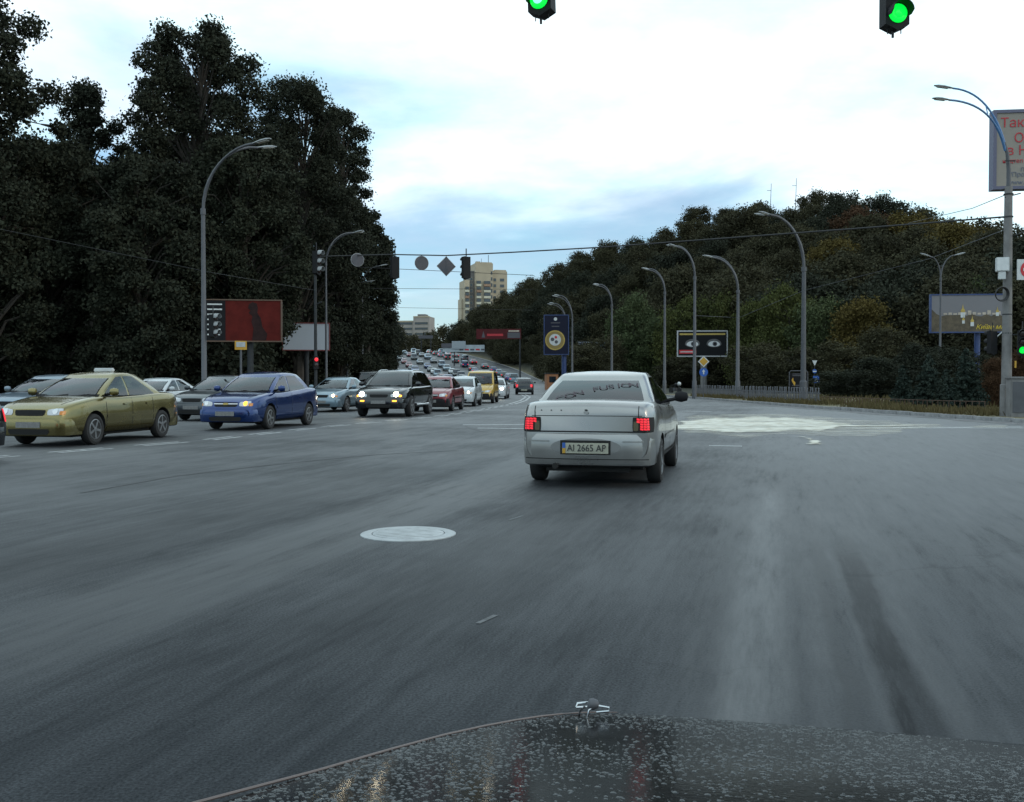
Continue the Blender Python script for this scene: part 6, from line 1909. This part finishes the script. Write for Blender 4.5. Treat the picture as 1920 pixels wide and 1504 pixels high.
car('silver sedan ahead of us with lit red tail lamps, seen from behind', 'sedan110', P['silver'], x, y, 13.5, W=1.70, plate=True)
def oncoming(label, arch, pm, px, py, side_dx, phi, **kw):
    """car coming toward us; (px, py) is where its visible front wheel stands in the photograph"""
    g = gpt(px, py)
    A = ARCH[arch]
    h = 180 + phi
    # the visible wheel is on the car's left side: move to the axle's middle
    w = (A['W'] - .1)
    lx, ly = math.sin(R(h - 90)) * w, math.cos(R(h - 90)) * w
    fx, fy = g.x - lx, g.y - ly
    x_, y_ = place(arch, fx, fy, h, 'front')
    return car(label, arch, pm, x_, y_, h, **kw)
oncoming('gold taxi sedan with roof sign, nearest in the oncoming lane', 'sedan', P['gold'], 172, 834, 0, 10.5, H=1.475, fascia=taxi_fit, grille='slats')
oncoming('bright blue sedan with amber lamp lit, behind the gold taxi', 'sedan_tall', P['blue'], 502, 805, 0, 11.5, L=4.25, H=1.54, turn='left', fascia=wipers)
oncoming('black sport utility vehicle with bright headlights, middle of the oncoming lane', 'suv', P['black'], 768, 781, 0, 8, head='lit', turn=True, fascia=rails, grille='slats')
oncoming('red hatchback following the black sport utility vehicle', 'sedan', P['red'], 846, 771, 0, 6.5, L=4.0, H=1.46, fascia=wipers, dark_bumper=True)
oncoming('white hatchback with one glowing lamp, behind the red car', 'hatch', P['white'], 889, 762, 0, 5, head='warm', H=1.48)
oncoming('yellow panel van in the oncoming lane', 'van', P['yellow'], 924, 756, 0, 4, L=4.1, H=1.84, fascia=wipers, dark_bumper=True, category='van', name='van')
oncoming('white sedan with lit headlight behind the yellow van', 'sedan', P['white'], 948, 748, 0, 3.5, head='lit')
oncoming('pale blue grey sedan between blue sedan and black vehicle', 'sedan', P['pale_blue'], 648, 772, 0, 11, fascia=wipers, head='warm', grille='slats')
oncoming('dark grey estate car half hidden between taxi and blue sedan', 'sedan', P['graphite'], 425, 788, 0, 12, H=1.46, fascia=wipers, grille='slats')
oncoming('pale silver blue car half hidden behind the gold taxi', 'sedan', P['steel_blue'], 92, 800, 0, 11, H=1.46, fascia=wipers, grille='slats')
oncoming('low sedan roof just visible behind the gold taxi tail', 'sedan', P['white'], 300, 781, 0, 11, H=1.38)
oncoming('black boxy off-roader behind the black sport utility vehicle', 'jeep', P['black'], 716, 757, 0, 9, H=1.8, category='off-roader', fascia=wipers)
# dark car leaving the frame on the left: its tail end shows
A = ARCH['sedan']
g = gpt(2, 868)
car('black sedan leaving at the left edge, only its tail showing', 'sedan', P['black'], g.x - 1.70, g.y - 1.1, 180 + 24, tail='lit')
g = gpt(984, 740)
car('small black hatchback driving away with red tail lamps lit', 'hatch', P['black'], g.x, g.y + 1.2, 2, tail='lit', H=1.47)

# ------------------------------------------------------------------ distant cars in the jam: one mesh each
def far_car_mesh(arch, front, lit):
    A = ARCH[arch]
    m = MB()
    def put(me, mi):
        m.add([v.co.copy() for v in me.vertices], [list(p.vertices) for p in me.polygons], mi)
    body = car_body(A, False); put(body, 0)
    cb = Cabin(A['cab']); put(cb.mesh(False), 0)
    def g_(fn, mi): q = grid(fn, 4, 3); m.add(q.v, q.f, mi)
    g_(lambda u, v: cb.front(-.86 + 1.72 * u, .06 + .86 * v, .012), 1)
    g_(lambda u, v: cb.rear(-.84 + 1.68 * u, .08 + .84 * v, .012), 1)
    for sg in (-1, 1):
        g_(lambda u, v: cb.side(cb.sr(v) + .35 + (cb.sf(v) - cb.sr(v) - .6) * u, .06 + .82 * v, sg, .012), 1)
        z = A['belt'][0]
        m.box(-.012, .05, sg * A['W'] * .74 - .13, sg * A['W'] * .74 + .13, z - .30, z - .10, 2)
        hz = A['deck'][-3][1]
        m.box(A['L'] - .12, A['L'] + .0, sg * A['W'] * .60 - .13, sg * A['W'] * .60 + .13, hz - .17, hz - .03, 3)
        for ax in A['ax']:
            m.lathe([(A['r'], -.1), (A['r'], .1)], 12, 'Y', 4, Matrix.Translation((ax, sg * (A['W'] - .085), A['r'])))
    m.box(.25, A['L'] - .25, -A['W'] + .1, A['W'] - .1, A['zb'] - .07, A['zb'] + .03, 4)
    m.box(A['L'] - .03, A['L'] + .012, -.26, .26, A['zb'] + .08, A['zb'] + .19, 5)
    m.box(-.02, .02, -.26, .26, A['zb'] + .14, A['zb'] + .25, 5)
    m.v = [(a - A['L'] / 2, b, c) for a, b, c in m.v]
    me = m.mesh('far_car', fix=False)
    for mm in (P['white'], M['glass'], M['tail_lit'] if lit else M['tail'], M['head_lit'] if front else M['lamp_off'], M['rubber'], M['plate']): me.materials.append(mm)
    me.polygons.foreach_set('use_smooth', [True] * len(me.polygons)); me.set_sharp_from_angle(angle=R(35))
    return me
FAR = {(a, f, l): far_car_mesh(a, f, l) for a in ('sedan', 'hatch', 'van', 'suv') for (f, l) in ((0, 0), (1, 0), (0, 1))}
fr = random.Random(21)
cols = ['white', 'silver', 'grey', 'graphite', 'steel_blue', 'red', 'pale_blue', 'grey', 'graphite', 'black', 'blue', 'green']
words = {'white': 'white', 'silver': 'silver', 'grey': 'grey', 'graphite': 'dark grey', 'steel_blue': 'blue grey', 'red': 'red', 'pale_blue': 'pale blue', 'black': 'black', 'blue': 'blue', 'green': 'dark green', 'yellow': 'yellow'}
def far_car(kind, c, X, Y, heading, front=0, lit=0, label=None, group=None):
    o = bpy.data.objects.new('distant_car', FAR[(kind, front, lit)])
    col.objects.link(o)
    o.material_slots[0].link = 'OBJECT'; o.material_slots[0].material = P[c]
    sl = math.atan2(float(road_z(Y + 1) - road_z(Y - 1)), 2)
    z = float(road_z(Y))
    o.location = (X, Y, z)
    o.rotation_euler = (0, -sl if abs(heading) < 90 else sl, R(90 - heading))
    tag(o, label, 'car', group)
    return o
def lane_dir(Y, t):
    f = lambda q: float(edge_l(q)) + (float(edge_r(q)) - float(edge_l(q))) * t
    return f(Y), math.degrees(math.atan2(f(Y + 4) - f(Y - 4), 8))
nfar = 0
for lane, (t, away_) in enumerate(((.10, 0), (.25, 0), (.40, 0), (.60, 1), (.76, 1))):
    Y = {0: 110, 1: 100, 2: 94, 3: 155, 4: 190}[lane] + fr.uniform(0, 5)
    while Y < 345:
        X, hd = lane_dir(Y, t)
        c = fr.choice(cols); kind = fr.choice(['sedan', 'sedan', 'hatch', 'hatch', 'suv', 'van'])
        X += fr.uniform(-.3, .3)
        lit = 0; front = 0
        if away_:
            lit = 1 if fr.random() < .75 else 0
            lab = '%s car with red tail lamps queuing uphill in the distant jam' % words[c]
            grp = 'distant %s cars queuing uphill' % words[c]
            far_car(kind, c, X, Y, hd, 0, lit, lab, grp)
        else:
            lab = '%s oncoming car in the distant jam on the left lanes' % words[c]
            grp = 'distant %s oncoming cars' % words[c]
            far_car(kind, c, X, Y, 180 + hd, front, 0, lab, grp)
        nfar += 1
        Y += fr.uniform(8, 14) if Y < 200 else fr.uniform(11, 18)
for (xpx, Y, kind, c, lab) in ((786, 205, 'suv', 'grey', 'distant oncoming car with dazzling headlights, first of the bright pair'), (798, 186, 'sedan', 'steel_blue', 'distant oncoming car with dazzling headlights, nearer of the bright pair')):
    far_car(kind, c, (xpx - 960) * Y / F_PX, Y, 172, 1, 0, lab)
# two more cars on the free right lane behind the black hatchback
for (xpx, Y, kind, c, lab) in ((963, 176, 'van', 'pale_blue', 'pale van driving uphill alone on the free lane'), (975, 132, 'hatch', 'steel_blue', 'blue grey car just ahead of the small black hatchback')):
    far_car(kind, c, (xpx - 960) * Y / F_PX, Y, -2, 0, 1, lab)
# ------------------------------------------------------------------ bonnet of the car we ride in
def hood():
    t = thing('own_car', 'dark wet bonnet of the car we ride in, covered in droplets', 'car', (0, 0, 0), -HEAD)
    # car frame: x to the right, y forward
    B0, B1 = -.485, .98
    def edge_front(b):
        q = (b - (B0 + B1) / 2) / ((B1 - B0) / 2)
        d = min(b - B0, B1 - b)
        return 1.54 - .03 * q * q - .75 * max(0, (.30 - d) / .30) ** 3.0
    def hz(a, b):
        q = (b - .2) / .77
        return .786 + .122 * ((1.52 - a) / .6) - .012 * q * q - .05 * max(0, abs(q) - .80)
    nb, na = 60, 30
    V, Fs = [], []
    rows = []
    for j in range(na + 1):
        rows.append([])
        for i in range(nb + 1):
            b = B0 + (B1 - B0) * i / nb
            f = j / na
            a = .55 + (edge_front(b) - .55) * f
            z = hz(a, b)
            rows[-1].append(len(V)); V.append((b, a, z))
    # lip rolling down at the front, then the nose
    for (da, dz_) in ((.035, -.010), (.06, -.035), (.075, -.08), (.085, -.20), (.10, -.36), (.09, -.52), (.0, -.56)):
        r = []
        for i in range(nb + 1):
            b = B0 + (B1 - B0) * i / nb
            a = edge_front(b)
            r.append(len(V)); V.append((b, a + da, hz(a, b) + dz_))
        rows.append(r)
    for r0, r1 in zip(rows, rows[1:]):
        for i in range(nb): Fs.append((r0[i], r0[i + 1], r1[i + 1], r1[i]))
    m, tt, b_ = nodes('wet_black_paint')
    b_.inputs['Base Color'].default_value = (.004, .0045, .005, 1)
    b_.inputs['Roughness'].default_value = .22
    b_.inputs['IOR'].default_value = 1.14
    tcn = tt.nodes.new('ShaderNodeTexCoord'); nz = tt.nodes.new('ShaderNodeTexNoise'); nz.inputs['Scale'].default_value = 9; nz.inputs['Detail'].default_value = 7
    tt.links.new(tcn.outputs['Object'], nz.inputs['Vector'])
    mr = tt.nodes.new('ShaderNodeMapRange'); mr.inputs['To Min'].default_value = .03; mr.inputs['To Max'].default_value = .20
    tt.links.new(nz.outputs['Fac'], mr.inputs['Value']); tt.links.new(mr.outputs[0], b_.inputs['Roughness'])
    n2 = tt.nodes.new('ShaderNodeTexNoise'); n2.inputs['Scale'].default_value = 130; n2.inputs['Detail'].default_value = 3
    tt.links.new(tcn.outputs['Object'], n2.inputs['Vector'])
    bp = tt.nodes.new('ShaderNodeBump'); bp.inputs['Strength'].default_value = .03; bp.inputs['Distance'].default_value = .004
    tt.links.new(n2.outputs['Fac'], bp.inputs['Height']); tt.links.new(bp.outputs[0], b_.inputs['Normal'])
    mb = MB(); mb.add(V, Fs)
    mb.build('bonnet', m, t, True, 60, fix=False)
    # trim along the left edge and flank below it
    pts = [(B0 - .006, .55 + (edge_front(B0) - .55) * k / 12, hz(.55 + (edge_front(B0) - .55) * k / 12, B0) + .004) for k in range(13)]
    pts += [(B0 + (B1 - B0) * i / nb, edge_front(B0 + (B1 - B0) * i / nb) + .012, hz(edge_front(B0 + (B1 - B0) * i / nb), B0 + (B1 - B0) * i / nb) - .001) for i in range(1, 11)]
    MB().tube(pts, [.0016] * (len(pts) - 4) + [.0014, .0012, .001, .0008], 6).build('edge_trim', pmat('dull_trim', (.14, .11, .105), .45, .2), t, True)
    for b, sg in ((B0, -1), (B1, 1)):
        fl = MB()
        vs_ = []
        for k in range(13):
            a = .55 + (edge_front(b) - .55) * k / 12
            z = hz(min(a, edge_front(b)), b) - .004
            for dz_, db in ((0, 0), (-.05, .015), (-.25, .03), (-.55, .02)): vs_.append((b + sg * db, a, z + dz_))
        fl.add(vs_, [(k * 4 + j, k * 4 + j + 1, k * 4 + j + 5, k * 4 + j + 4) for k in range(12) for j in range(3)])
        fl.build('wing', m, t, True, 40)
    for bx_ in (B0 + .12, B1 - .12):
        MB().lathe([(.19, -.09), (.29, -.09), (.30, -.05), (.30, .05), (.29, .09), (.19, .09)], 24, 'X').build('wheel', M['rubber'], t).location = (bx_, .75, .30)
    # metal ornament near the front edge
    q = (-.272, 1.475); z = hz(q[1], q[0])
    o = bpy.data.objects.new('bonnet_ornament', None); o.parent = t; col.objects.link(o); o.location = (q[0], q[1], z); o.rotation_euler = (0, 0, HEAD); o.scale = (1.0, 1.0, 1.0)
    k = .001
    MB().tube([(-18 * k, 0, 1 * k), (-16 * k, -2 * k, 10 * k), (-9 * k, -4 * k, 17 * k)], 1.6 * k, 6).tube([(-6 * k, -6 * k, 0), (-3 * k, -6 * k, 12 * k), (6 * k, -5 * k, 18 * k)], 1.6 * k, 6).build('leg', M['chrome'], o, True)
    MB().tube([(-22 * k, 0, 14 * k), (-20 * k, 4 * k, 19 * k), (-4 * k, 6 * k, 20 * k), (-6 * k, 0, 15 * k), (-22 * k, 0, 14 * k)], 1.6 * k, 6).build('wing', M['chrome'], o, True)
    MB().tube([(10 * k, 0, 17 * k), (28 * k, 2 * k, 13 * k), (27 * k, -2 * k, 9 * k), (8 * k, -4 * k, 8 * k)], 1.7 * k, 6).build('wing', M['chrome'], o, True)
    MB().lathe([(0, -10 * k), (8 * k, -6 * k), (9 * k, 0), (6 * k, 7 * k), (0, 9 * k)], 12, 'X').build('body', M['steel'], o, True).location = (4 * k, 0, 19 * k)
    # rain drops
    rd = random.Random(4)
    base = [(0, 0, 1.0)]
    ring = [(.75, .62), (1.0, 0.0)]
    D = MB()
    n = 0
    while n < 24000:
        b = rd.uniform(B0 + .01, B1 - .01); f = rd.random()
        a = .72 + (edge_front(b) + .01 - .72) * f
        r = rd.choice([.0005, .0006, .0008, .0010, .0014, .0020]) * rd.uniform(.8, 1.25)
        if math.sin(b * 9 + a * 5) + math.sin(a * 17 - b * 6) + math.sin(b * 23 + 3 * a) * .6 + rd.uniform(-1.6, 1.6) < -.9: continue
        z = hz(a, b)
        st = rd.uniform(1.0, 1.6); an = rd.uniform(0, 3.14)
        vs_ = [(b, a, z + r * .5)]
        for rr, hh in ((.72, .36), (1.05, -.05)):
            for j in range(6):
                th = j * 1.0472 + an
                vs_.append((b + math.cos(th) * r * rr * st, a + math.sin(th) * r * rr, z + r * hh))
        fs_ = [(0, 1 + j, 1 + (j + 1) % 6) for j in range(6)] + [(1 + j, 7 + j, 7 + (j + 1) % 6, 1 + (j + 1) % 6) for j in range(6)]
        D.add(vs_, fs_)
        n += 1
    md, tt, b_ = nodes('rain_drop')
    b_.inputs['Base Color'].default_value = (.032, .036, .038, 1); b_.inputs['Roughness'].default_value = .05; b_.inputs['Specular IOR Level'].default_value = .7
    d = D.build('rain_drops', md, t, True, 80, fix=False)
    stuff(d)
hood()
